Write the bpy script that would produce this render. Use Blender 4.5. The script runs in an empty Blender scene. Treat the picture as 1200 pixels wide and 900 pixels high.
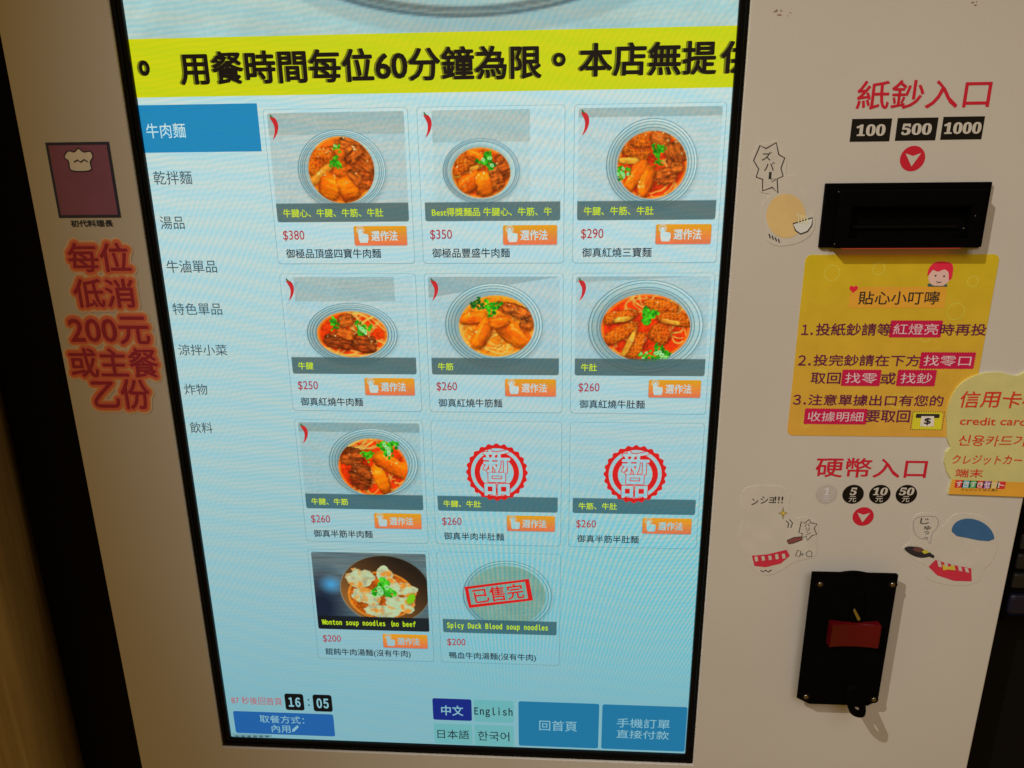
import bpy, bmesh, math, random
import numpy as np
from mathutils import Vector, Euler, Matrix
from mathutils.geometry import tessellate_polygon

scene = bpy.context.scene
COL = scene.collection
# ------------------------------------------------------------------ camera
CAM_LOC = Vector((0.08986, -0.50038, 1.42741))
CAM_ROT = Euler((1.28415, 0.01012, 0.05954), 'XYZ')
FPX = 838.3                                   # focal length in pixels of the 1200 px wide photograph
cd = bpy.data.cameras.new('camera'); cam = bpy.data.objects.new('camera', cd); COL.objects.link(cam)
cam.location = CAM_LOC; cam.rotation_euler = CAM_ROT
cd.sensor_width = 36.0; cd.lens = 36.0 * FPX / 1200.0; cd.clip_start = 0.01; cd.clip_end = 50.0
scene.camera = cam
# ------------------------------------------------------------------ world and lamps
world = bpy.data.worlds.new('World'); scene.world = world; world.use_nodes = True
bg = world.node_tree.nodes['Background']
bg.inputs['Color'].default_value = (1.0, 0.52, 0.06, 1); bg.inputs['Strength'].default_value = 0.165

def spot(name, loc, target, power, size_deg, radius, color, blend=1.0):
    l = bpy.data.lights.new(name, 'SPOT'); l.energy = power; l.spot_size = math.radians(size_deg); l.spot_blend = blend
    l.shadow_soft_size = radius; l.color = color
    o = bpy.data.objects.new(name, l); COL.objects.link(o); o.location = loc
    o.rotation_euler = (Vector(target) - Vector(loc)).to_track_quat('-Z', 'Y').to_euler()
    return o
spot('ceiling_spotlight', (-0.68, -0.92, 2.38), (0.52, 0.0, 1.00), 60.0, 45, 0.008, (1.0, 0.90, 0.74))
spot('soft_fill', (0.25, -1.35, 2.20), (0.48, 0.0, 1.00), 36.0, 51, 0.45, (1.0, 0.92, 0.83))  # unseen soft fill added for the room's ambient light
vs = scene.view_settings
vs.view_transform = 'Standard'; vs.look = 'None'; vs.exposure = 0.0; vs.gamma = 1.0; vs.use_curve_mapping = False
scene.cycles.use_denoising = True

# ------------------------------------------------------------------ helpers
ROTM = CAM_ROT.to_matrix()
def P(px, py, y=0.0):
    """photo pixel -> point (x, z) on the vertical plane at depth y"""
    d = ROTM @ Vector(((px - 600) / FPX, (450 - py) / FPX, -1.0))
    t = (y - CAM_LOC.y) / d.y
    p = CAM_LOC + d * t
    return (p.x, p.z)
FRONT = -0.006                                  # front face of the steel panel; the LCD picture lies at y = 0
def SL(n): return -0.0001 * n                   # layers of the LCD picture
def FL(n): return FRONT - 0.00015 * n           # layers printed on / stuck to the panel
def lin1(c):
    c = c / 255.0
    return c / 12.92 if c <= 0.04045 else ((c + 0.055) / 1.055) ** 2.4
def lin(c): return tuple(lin1(v) for v in c[:3])
ILL = (0.56, 0.43, 0.27)                        # light on the right panel: photo value -> printed colour
def ink(c, cap=0.85): return tuple(min(cap, max(0.004, a / b)) for a, b in zip(lin(c), ILL))
def inkl(c, cap=0.85): return tuple(min(cap, max(0.004, a / b)) for a, b in zip(lin(c), (0.245, 0.146, 0.046)))

def nodes(name):
    m = bpy.data.materials.new(name); m.use_nodes = True
    nt = m.node_tree; return m, nt, nt.nodes['Principled BSDF']
def N(nt, t, **kw):
    n = nt.nodes.new(t)
    for k, v in kw.items(): setattr(n, k, v)
    return n
def math_node(nt, op, a, b=None):
    n = N(nt, 'ShaderNodeMath', operation=op)
    for i, v in enumerate((a, b)):
        if v is None: continue
        if isinstance(v, (int, float)): n.inputs[i].default_value = v
        else: nt.links.new(v, n.inputs[i])
    return n.outputs[0]
def plain(name, color, rough=0.5, metal=0.0, noise=0.0, scale=60.0, bump=0.0, spec=0.5, emis=None, estr=0.0):
    m, nt, b = nodes(name)
    b.inputs['Base Color'].default_value = (*color, 1); b.inputs['Roughness'].default_value = rough
    b.inputs['Metallic'].default_value = metal; b.inputs['Specular IOR Level'].default_value = spec
    if emis: b.inputs['Emission Color'].default_value = (*emis, 1); b.inputs['Emission Strength'].default_value = estr
    if noise or bump:
        g = N(nt, 'ShaderNodeNewGeometry'); t = N(nt, 'ShaderNodeTexNoise'); t.inputs['Scale'].default_value = scale; t.inputs['Detail'].default_value = 5
        nt.links.new(g.outputs['Position'], t.inputs['Vector'])
        if noise:
            mx = N(nt, 'ShaderNodeMix', data_type='RGBA', blend_type='MIX')
            nt.links.new(t.outputs['Fac'], mx.inputs[0])
            mx.inputs[6].default_value = (*[c * (1 - noise) for c in color], 1); mx.inputs[7].default_value = (*[min(1, c * (1 + noise)) for c in color], 1)
            nt.links.new(mx.outputs[2], b.inputs['Base Color'])
            rr = math_node(nt, 'MULTIPLY_ADD', t.outputs['Fac'], 0.2); rr.node.inputs[2].default_value = max(0.03, rough - 0.1)
            nt.links.new(rr, b.inputs['Roughness'])
        if bump:
            bp = N(nt, 'ShaderNodeBump'); bp.inputs['Strength'].default_value = bump; bp.inputs['Distance'].default_value = 0.0006
            t2 = N(nt, 'ShaderNodeTexNoise'); t2.inputs['Scale'].default_value = scale * 12; t2.inputs['Detail'].default_value = 2
            nt.links.new(g.outputs['Position'], t2.inputs['Vector'])
            nt.links.new(t2.outputs['Fac'], bp.inputs['Height']); nt.links.new(bp.outputs['Normal'], b.inputs['Normal'])
    return m

def lcd_material():
    """LCD picture: own vertex colours, viewing-angle dimming towards the foot and camera moire bands painted into the emission"""
    m, nt, b = nodes('lcd_picture')
    at = N(nt, 'ShaderNodeAttribute', attribute_name='Col')
    g = N(nt, 'ShaderNodeNewGeometry'); sep = N(nt, 'ShaderNodeSeparateXYZ'); nt.links.new(g.outputs['Position'], sep.inputs[0])
    # viewing-angle darkening over height, painted into the emission colour
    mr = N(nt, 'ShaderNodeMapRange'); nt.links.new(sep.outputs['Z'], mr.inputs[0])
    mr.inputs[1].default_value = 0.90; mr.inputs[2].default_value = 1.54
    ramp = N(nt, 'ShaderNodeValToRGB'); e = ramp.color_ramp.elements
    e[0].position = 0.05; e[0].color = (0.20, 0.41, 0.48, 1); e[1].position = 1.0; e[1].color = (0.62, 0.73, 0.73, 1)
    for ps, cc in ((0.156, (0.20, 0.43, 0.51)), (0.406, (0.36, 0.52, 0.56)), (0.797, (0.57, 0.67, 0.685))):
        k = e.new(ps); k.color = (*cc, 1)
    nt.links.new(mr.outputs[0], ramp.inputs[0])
    # interference bands
    def bands(scale, rot, dist, dscale, lo, hi):
        mp = N(nt, 'ShaderNodeMapping'); mp.inputs['Rotation'].default_value = (0, rot, 0)
        nt.links.new(g.outputs['Position'], mp.inputs[0])
        w = N(nt, 'ShaderNodeTexWave', wave_type='BANDS', bands_direction='Z', wave_profile='SIN')
        w.inputs['Scale'].default_value = scale; w.inputs['Distortion'].default_value = dist; w.inputs['Detail'].default_value = 1.0
        w.inputs['Detail Scale'].default_value = dscale
        nt.links.new(mp.outputs[0], w.inputs['Vector'])
        mx = N(nt, 'ShaderNodeMix', data_type='RGBA'); nt.links.new(w.outputs['Fac'], mx.inputs[0])
        mx.inputs[6].default_value = (*lo, 1); mx.inputs[7].default_value = (*hi, 1)
        return mx.outputs[2]
    def mul(a, c, fac=None):
        mx = N(nt, 'ShaderNodeMix', data_type='RGBA', blend_type='MULTIPLY'); mx.inputs[0].default_value = 1.0
        if fac is not None: nt.links.new(fac, mx.inputs[0])
        nt.links.new(a, mx.inputs[6]); nt.links.new(c, mx.inputs[7]); return mx.outputs[2]
    b1 = bands(92, 0.10, 4.0, 0.5, (0.80, 0.97, 1.0), (1.07, 1.02, 0.98))
    b2 = bands(24, -0.16, 11.0, 0.25, (0.88, 0.99, 1.04), (1.07, 1.0, 0.96))
    b3 = bands(84, 1.0, 7.0, 0.35, (0.82, 0.98, 1.02), (1.06, 1.02, 0.98))
    nz = N(nt, 'ShaderNodeTexNoise'); nz.inputs['Scale'].default_value = 5.0; nt.links.new(g.outputs['Position'], nz.inputs['Vector'])
    f1 = N(nt, 'ShaderNodeMapRange'); nt.links.new(nz.outputs['Fac'], f1.inputs[0]); f1.inputs[1].default_value = 0.35; f1.inputs[2].default_value = 0.6
    f2 = N(nt, 'ShaderNodeMapRange'); nt.links.new(nz.outputs['Fac'], f2.inputs[0]); f2.inputs[1].default_value = 0.62; f2.inputs[2].default_value = 0.42
    # whites shift to cyan towards the foot, strong colours keep their hue
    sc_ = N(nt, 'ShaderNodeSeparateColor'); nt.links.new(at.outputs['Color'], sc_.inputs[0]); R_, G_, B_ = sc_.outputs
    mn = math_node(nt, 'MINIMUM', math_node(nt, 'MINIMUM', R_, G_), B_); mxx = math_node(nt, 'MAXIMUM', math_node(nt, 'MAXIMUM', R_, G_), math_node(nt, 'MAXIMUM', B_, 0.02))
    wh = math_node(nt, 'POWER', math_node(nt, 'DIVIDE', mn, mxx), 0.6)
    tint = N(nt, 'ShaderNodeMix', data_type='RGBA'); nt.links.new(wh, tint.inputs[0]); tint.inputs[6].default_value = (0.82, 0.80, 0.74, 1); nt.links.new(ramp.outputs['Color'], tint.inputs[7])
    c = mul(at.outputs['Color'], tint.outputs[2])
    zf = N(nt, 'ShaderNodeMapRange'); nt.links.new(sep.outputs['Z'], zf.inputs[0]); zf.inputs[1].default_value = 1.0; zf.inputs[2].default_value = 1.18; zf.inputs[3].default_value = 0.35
    # fan of near-vertical bands in the lower right
    ph = math_node(nt, 'MULTIPLY', math_node(nt, 'SUBTRACT', sep.outputs['X'], 0.06), math_node(nt, 'MULTIPLY_ADD', sep.outputs['Z'], -4.2 * 1650)); ph.node.inputs[1].links[0].from_node.inputs[2].default_value = 1650 * (1 + 4.2 * 1.12)
    fan = N(nt, 'ShaderNodeMix', data_type='RGBA'); nt.links.new(math_node(nt, 'MULTIPLY_ADD', math_node(nt, 'SINE', ph), 0.5), fan.inputs[0]); fan.inputs[0].links[0].from_node.inputs[2].default_value = 0.5
    fan.inputs[6].default_value = (0.45, 1.02, 1.10, 1); fan.inputs[7].default_value = (1.15, 1.06, 0.98, 1)
    def rng_(v, a, b_):
        m_ = N(nt, 'ShaderNodeMapRange', interpolation_type='SMOOTHSTEP'); nt.links.new(v, m_.inputs[0]); m_.inputs[1].default_value = a; m_.inputs[2].default_value = b_; return m_.outputs[0]
    fm = math_node(nt, 'MULTIPLY', math_node(nt, 'MULTIPLY', rng_(sep.outputs['X'], -0.06, 0.06), rng_(sep.outputs['Z'], 1.24, 1.14)), math_node(nt, 'MULTIPLY', rng_(sep.outputs['Z'], 0.97, 1.06), rng_(nz.outputs['Fac'], 0.25, 0.55)))
    whz = math_node(nt, 'MULTIPLY', math_node(nt, 'MULTIPLY_ADD', wh, 0.65), zf.outputs[0]); whz.node.inputs[0].links[0].from_node.inputs[2].default_value = 0.35
    c = mul(c, b1, math_node(nt, 'MULTIPLY', f1.outputs[0], whz)); c = mul(c, b2, whz); c = mul(c, b3, math_node(nt, 'MULTIPLY', f2.outputs[0], whz))
    c = mul(c, fan.outputs[2], math_node(nt, 'MULTIPLY', fm, wh))
    b.inputs['Base Color'].default_value = (0.01, 0.01, 0.012, 1); b.inputs['Roughness'].default_value = 0.35
    b.inputs['Specular IOR Level'].default_value = 0.15
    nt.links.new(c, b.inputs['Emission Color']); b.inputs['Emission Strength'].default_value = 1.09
    return m
def ink_material(name, rough, spec=0.3):
    m, nt, b = nodes(name)
    at = N(nt, 'ShaderNodeAttribute', attribute_name='Col')
    g = N(nt, 'ShaderNodeNewGeometry'); t = N(nt, 'ShaderNodeTexNoise'); t.inputs['Scale'].default_value = 90; t.inputs['Detail'].default_value = 4
    nt.links.new(g.outputs['Position'], t.inputs['Vector'])
    v = math_node(nt, 'MULTIPLY_ADD', t.outputs['Fac'], 0.22); v.node.inputs[2].default_value = 0.89
    mx = N(nt, 'ShaderNodeVectorMath', operation='SCALE'); nt.links.new(at.outputs['Color'], mx.inputs[0]); nt.links.new(v, mx.inputs['Scale'])
    nt.links.new(mx.outputs[0], b.inputs['Base Color'])
    b.inputs['Roughness'].default_value = rough; b.inputs['Specular IOR Level'].default_value = spec
    return m
def panel_material():
    m, nt, b = nodes('powder_coated_steel')
    g = N(nt, 'ShaderNodeNewGeometry')
    t = N(nt, 'ShaderNodeTexNoise'); t.inputs['Scale'].default_value = 7; t.inputs['Detail'].default_value = 6
    nt.links.new(g.outputs['Position'], t.inputs['Vector'])
    mx = N(nt, 'ShaderNodeMix', data_type='RGBA'); nt.links.new(t.outputs['Fac'], mx.inputs[0])
    mx.inputs[6].default_value = (0.57, 0.558, 0.545, 1); mx.inputs[7].default_value = (0.655, 0.648, 0.635, 1)
    t3 = N(nt, 'ShaderNodeTexNoise'); t3.inputs['Scale'].default_value = 240; t3.inputs['Detail'].default_value = 3
    nt.links.new(g.outputs['Position'], t3.inputs['Vector'])
    sp = N(nt, 'ShaderNodeMapRange'); nt.links.new(t3.outputs['Fac'], sp.inputs[0]); sp.inputs[1].default_value = 0.77; sp.inputs[2].default_value = 0.84; sp.inputs[3].default_value = 1.0; sp.inputs[4].default_value = 0.8
    sc_ = N(nt, 'ShaderNodeVectorMath', operation='SCALE'); nt.links.new(mx.outputs[2], sc_.inputs[0]); nt.links.new(sp.outputs[0], sc_.inputs['Scale'])
    nt.links.new(sc_.outputs[0], b.inputs['Base Color'])
    t2 = N(nt, 'ShaderNodeTexNoise'); t2.inputs['Scale'].default_value = 900; t2.inputs['Detail'].default_value = 2
    nt.links.new(g.outputs['Position'], t2.inputs['Vector'])
    bp = N(nt, 'ShaderNodeBump'); bp.inputs['Strength'].default_value = 0.25; bp.inputs['Distance'].default_value = 0.0004
    nt.links.new(t2.outputs['Fac'], bp.inputs['Height']); nt.links.new(bp.outputs['Normal'], b.inputs['Normal'])
    b.inputs['Roughness'].default_value = 0.55; b.inputs['Specular IOR Level'].default_value = 0.3
    return m
def wood_material():
    m, nt, b = nodes('wood_laminate')
    g = N(nt, 'ShaderNodeNewGeometry')
    def grain(sx, sz, detail, dist):
        mp = N(nt, 'ShaderNodeMapping'); mp.inputs['Scale'].default_value = (sx, sx, sz); nt.links.new(g.outputs['Position'], mp.inputs[0])
        t = N(nt, 'ShaderNodeTexNoise'); t.inputs['Scale'].default_value = 1; t.inputs['Detail'].default_value = detail; t.inputs['Distortion'].default_value = dist
        nt.links.new(mp.outputs[0], t.inputs['Vector']); return t.outputs['Fac']
    a = grain(22, 1.6, 5, 1.2); c = grain(170, 5, 4, 0.3)
    s = math_node(nt, 'ADD', math_node(nt, 'MULTIPLY', a, 0.6), math_node(nt, 'MULTIPLY', c, 0.4))
    r = N(nt, 'ShaderNodeValToRGB'); e = r.color_ramp.elements
    e[0].position = 0.36; e[0].color = (0.36, 0.28, 0.25, 1); e[1].position = 0.66; e[1].color = (0.72, 0.63, 0.62, 1)
    k = e.new(0.5); k.color = (0.54, 0.45, 0.43, 1)
    nt.links.new(s, r.inputs[0]); nt.links.new(r.outputs[0], b.inputs['Base Color'])
    bp = N(nt, 'ShaderNodeBump'); bp.inputs['Strength'].default_value = 0.3; bp.inputs['Distance'].default_value = 0.001
    nt.links.new(c, bp.inputs['Height']); nt.links.new(bp.outputs['Normal'], b.inputs['Normal'])
    b.inputs['Roughness'].default_value = 0.5
    return m
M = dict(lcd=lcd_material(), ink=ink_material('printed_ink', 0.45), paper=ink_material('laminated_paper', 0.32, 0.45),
         panel=panel_material(), wood=wood_material(),
         black=plain('black_plastic', (0.0018, 0.0018, 0.0018), 0.6, noise=0.3, scale=80, bump=0.15, spec=0.03),
         gloss=plain('glossy_black_bezel', (0.003, 0.003, 0.0035), 0.2, spec=0.15, noise=0.2, scale=40),
         body=plain('dark_cabinet_steel', (0.02, 0.019, 0.018), 0.6, noise=0.25, scale=30),
         cabinet=plain('black_cabinet_laminate', (0.005, 0.0045, 0.004), 0.7, noise=0.3, scale=25, spec=0.08),
         steel=plain('screw_steel', (0.34, 0.33, 0.31), 0.3, metal=1.0),
         chrome=plain('coin_slot_steel', (0.75, 0.73, 0.68), 0.2, metal=1.0),
         red=plain('red_plastic', (0.10, 0.002, 0.006), 0.2, spec=0.5, noise=0.12, scale=60),
         led=plain('red_indicator_light', (0.4, 0.01, 0.01), 0.4, emis=(1.0, 0.10, 0.07), estr=0.3),
         key=plain('grey_key_rubber', (0.006, 0.006, 0.007), 0.5, noise=0.2, scale=90),
         bluekey=plain('blue_key_rubber', (0.004, 0.005, 0.02), 0.4, noise=0.2, scale=90),
         device=plain('grey_device_case', (0.16, 0.155, 0.19), 0.5, noise=0.1, scale=60))

WPOS = {}
def link(o, parent, world):
    COL.objects.link(o); WPOS[o.name] = Vector(world)
    if parent is not None:
        o.parent = parent; o.location = Vector(world) - WPOS[parent.name]
    else: o.location = world
    return o
def thing(name, label, cat, loc, group=None):
    o = bpy.data.objects.new(name, None); o.empty_display_size = 0.02; link(o, None, loc)
    o['label'] = label; o['category'] = cat
    if group: o['group'] = group
    return o
def mesh(name, verts, faces, mat, parent=None, col=None, smooth=False):
    """verts in world coordinates; col = one colour or one per vertex (linear)"""
    v = np.asarray(verts, dtype=float)
    c = (v.min(0) + v.max(0)) / 2
    me = bpy.data.meshes.new(name); me.from_pydata((v - c).tolist(), [], faces)
    if col is not None:
        a = me.color_attributes.new('Col', 'FLOAT_COLOR', 'POINT')
        cc = np.ones((len(v), 4)); cc[:, :3] = np.asarray(col)
        a.data.foreach_set('color', cc.ravel())
    if smooth:
        me.polygons.foreach_set('use_smooth', [True] * len(me.polygons))
    me.materials.append(mat); me.update()
    return link(bpy.data.objects.new(name, me), parent, c)
def bm_mesh(name, bm, mat, parent=None, smooth=False):
    bm.normal_update(); v = [tuple(x.co) for x in bm.verts]
    bm.verts.index_update(); f = [[x.index for x in q.verts] for q in bm.faces]; bm.free()
    return mesh(name, v, f, mat, parent, smooth=smooth)
def add_box(bm, x0, x1, y0, y1, z0, z1, bev=0.0, seg=2):
    g = bmesh.ops.create_cube(bm, size=1.0)['verts']
    for q in g: q.co = Vector((x0 + (q.co.x + .5) * (x1 - x0), y0 + (q.co.y + .5) * (y1 - y0), z0 + (q.co.z + .5) * (z1 - z0)))
    if bev: bmesh.ops.bevel(bm, geom=list({e for q in g for e in q.link_edges}), offset=bev, segments=seg, affect='EDGES', profile=0.5)
def add_prism(bm, pts, y0, y1, bev=0.0):
    """outline pts (x, z) extruded from the front y0 to the back y1"""
    a = [bm.verts.new((x, y0, z)) for x, z in pts]; b_ = [bm.verts.new((x, y1, z)) for x, z in pts]
    n = len(pts); f = [bm.faces.new(a), bm.faces.new(b_[::-1])]
    for i in range(n): bm.faces.new((a[i], b_[i], b_[(i + 1) % n], a[(i + 1) % n]))
    bmesh.ops.recalc_face_normals(bm, faces=bm.faces[:])
    if bev:
        ed = [e for e in f[0].edges]; bmesh.ops.bevel(bm, geom=ed, offset=bev, segments=2, affect='EDGES', profile=0.5)
def ccw(pts):
    s = sum(pts[i][0] * pts[(i + 1) % len(pts)][1] - pts[(i + 1) % len(pts)][0] * pts[i][1] for i in range(len(pts)))
    return pts if s > 0 else pts[::-1]
def poly(name, pts, y, col, parent, mat, thick=0.0):
    pts = ccw(list(pts))
    if thick:
        bm = bmesh.new(); add_prism(bm, pts, y, y + thick)
        bm.normal_update(); v = [tuple(q.co) for q in bm.verts]; bm.verts.index_update(); f = [[q.index for q in w.verts] for w in bm.faces]; bm.free()
        return mesh(name, v, f, mat, parent, col)
    return mesh(name, [(x, y, z) for x, z in pts], [list(range(len(pts)))], mat, parent, col)
def multi(name, shapes, parent, mat):
    """several flat outlines (pts, y, colour) of ONE printed mark in one mesh"""
    V, F, C = [], [], []
    for pts, y, col in shapes:
        pts = ccw(list(pts)); o = len(V); V += [(x, y, z) for x, z in pts]; F.append(list(range(o, o + len(pts)))); C += [col] * len(pts)
    return mesh(name, V, F, mat, parent, C)
def box_px(b, y=0.0):
    """pixel box (left, top, right, bottom) -> (x0, z0, x1, z1)"""
    a = P(b[0], b[1], y); c = P(b[2], b[3], y)
    return (a[0], c[1], c[0], a[1])
def rrect(x0, z0, x1, z1, r, n=5):
    out = []
    for cx, cz, a0 in ((x1 - r, z1 - r, 0), (x0 + r, z1 - r, 90), (x0 + r, z0 + r, 180), (x1 - r, z0 + r, 270)):
        for i in range(n + 1):
            a = math.radians(a0 + 90 * i / n); out.append((cx + r * math.cos(a), cz + r * math.sin(a)))
    return out
def circ(cx, cz, r, n=32, rz=None):
    return [(cx + r * math.cos(2 * math.pi * i / n), cz + (rz or r) * math.sin(2 * math.pi * i / n)) for i in range(n)]
def pxpts(pts, y): return [P(a, b, y) for a, b in pts]
def smooth_closed(pts, k=6):
    """Catmull-Rom through a closed list of points"""
    n = len(pts); out = []
    for i in range(n):
        p0, p1, p2, p3 = (np.array(pts[(i + j - 1) % n], float) for j in range(4))
        for s in range(k):
            t = s / k
            out.append(tuple(0.5 * (2 * p1 + (p2 - p0) * t + (2 * p0 - 5 * p1 + 4 * p2 - p3) * t * t + (3 * p1 - p0 - 3 * p2 + p3) * t ** 3)))
    return out
def stroke(pts, w, taper=False):
    """a ribbon of width w along the open line pts"""
    pts = [np.array(p, float) for p in pts]; L, R = [], []
    for i, p in enumerate(pts):
        d = pts[min(i + 1, len(pts) - 1)] - pts[max(i - 1, 0)]; d = d / (np.linalg.norm(d) + 1e-12); n = np.array((-d[1], d[0]))
        ww = w / 2 * (0.35 + 0.65 * math.sin(math.pi * (i + 0.6) / (len(pts) + 0.2)) if taper else 1)
        L.append(tuple(p + n * ww)); R.append(tuple(p - n * ww))
    return L + R[::-1]
def ring(name, pts, w, y, col, parent, mat):
    """closed outline of width w"""
    n = len(pts); V, F = [], []
    for i in range(n):
        p = np.array(pts[i]); d = np.array(pts[(i + 1) % n]) - np.array(pts[i - 1]); d = d / (np.linalg.norm(d) + 1e-12); q = np.array((-d[1], d[0])) * w / 2
        a, b = p + q, p - q; V += [(a[0], y, a[1]), (b[0], y, b[1])]
    for i in range(n):
        j = (i + 1) % n; F.append([2 * i, 2 * i + 1, 2 * j + 1, 2 * j])
    return mesh(name, V, F, mat, parent, col)

# ------------------------------------------------------------------ lettering
def mono(s): return ''.join('\u3000' if ch == ' ' else chr(ord(ch) + 0xFEE0) if 33 <= ord(ch) < 127 else ch for ch in s)   # even-pitch Latin
def serif(s): return ''.join(chr(0x1D7CE + int(ch)) for ch in s)                                                          # heavy serif digits
_glyph = {}
def glyphs(s, bold, spacing=1.0, lines=1.0):
    k = (s, bold, spacing)
    if k not in _glyph:
        c = bpy.data.curves.new('lettering', 'FONT'); c.body = s; c.size = 1.0; c.resolution_u = 3; c.space_character = spacing
        o = bpy.data.objects.new('lettering_tmp', c); COL.objects.link(o)
        dg = bpy.context.evaluated_depsgraph_get(); dg.update()
        m = o.evaluated_get(dg).to_mesh()
        v = np.array([(q.co.x, q.co.y) for q in m.vertices]); f = [list(q.vertices) for q in m.polygons]
        o.evaluated_get(dg).to_mesh_clear(); bpy.data.objects.remove(o); bpy.data.curves.remove(c)
        _glyph[k] = (v, f)
    return _glyph[k]
def text(name, s, rect, y, col, parent, mat, bold=0.0, mode='fit', spread=0.0, copies=8, shear=0.0, rot=0.0, spacing=1.0, wob=0.0):
    """rect (x0, z0, x1, z1) of the ink; mode 'em': rect = (x0, baseline z, em size, -)"""
    v, f = glyphs(s, 0.0, spacing); v = v.copy(); h_em = v[:, 1].max() - v[:, 1].min()
    if wob:
        v[:, 1] += wob * np.sin(v[:, 0] * 2.3 + len(s)) + 0.5 * wob * np.sin(v[:, 0] * 7.1); v[:, 0] += 0.6 * wob * np.sin(v[:, 1] * 6.3 + v[:, 0])
    if mode == 'fit':
        lo, hi = v.min(0), v.max(0); x0, z0, x1, z1 = rect
        v[:, 0] = x0 + (v[:, 0] - lo[0]) / (hi[0] - lo[0]) * (x1 - x0); v[:, 1] = z0 + (v[:, 1] - lo[1]) / (hi[1] - lo[1]) * (z1 - z0)
    else:
        x0, z0, em = rect[:3]; asp = rect[3] if len(rect) > 3 else 1.0
        v = np.stack([x0 + v[:, 0] * em * asp, z0 + v[:, 1] * em], 1)
    ce = (v.min(0) + v.max(0)) / 2
    if shear: v[:, 0] += shear * (v[:, 1] - ce[1])
    if rot:
        d = v - ce; c_, s_ = math.cos(rot), math.sin(rot); v = ce + np.stack([d[:, 0] * c_ - d[:, 1] * s_, d[:, 0] * s_ + d[:, 1] * c_], 1)
    V, F = [], []
    if bold:                                      # heavier strokes: the outline repeated round a small circle
        em = rect[2] if mode != 'fit' else (rect[3] - rect[1]) / max(h_em, 0.3)
        spread = spread + bold * em
    offs = [(0, 0)] if not spread else [(spread * math.cos(2 * math.pi * i / copies), spread * math.sin(2 * math.pi * i / copies)) for i in range(copies)]
    for k, (dx, dz) in enumerate(offs):
        o = len(V); yy = y - 0.000006 * k
        V += [(a + dx, yy, b + dz) for a, b in v]; F += [[i + o for i in q] for q in f]
    return mesh(name, V, F, mat, parent, col)

# ------------------------------------------------------------------ painter for the dish pictures on the display
def vnoise(x, y, seed):
    r = np.random.RandomState(seed).rand(64, 64)
    xi, yi = np.floor(x).astype(int), np.floor(y).astype(int); fx, fy = x - xi, y - yi
    fx, fy = fx * fx * (3 - 2 * fx), fy * fy * (3 - 2 * fy)
    g = lambda a, b: r[a % 64, b % 64]
    return (g(xi, yi) * (1 - fx) + g(xi + 1, yi) * fx) * (1 - fy) + (g(xi, yi + 1) * (1 - fx) + g(xi + 1, yi + 1) * fx) * fy
def fbm(x, y, seed, o=4):
    s = 0; a = 0.5
    for i in range(o): s = s + a * vnoise(x * 2 ** i, y * 2 ** i, seed + i); a *= 0.5
    return s / (1 - 0.5 ** o)
def worley(x, y, seed):
    r = np.random.RandomState(seed).rand(64, 64, 2); xi, yi = np.floor(x).astype(int), np.floor(y).astype(int); a = np.full(x.shape, 9.0); b = a.copy()
    for i in (-1, 0, 1):
        for j in (-1, 0, 1):
            q = r[(xi + i) % 64, (yi + j) % 64]; d = np.hypot(xi + i + 0.15 + 0.7 * q[..., 0] - x, yi + j + 0.15 + 0.7 * q[..., 1] - y)
            b = np.minimum(b, np.maximum(a, d)); a = np.minimum(a, d)
    return a, b
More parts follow.
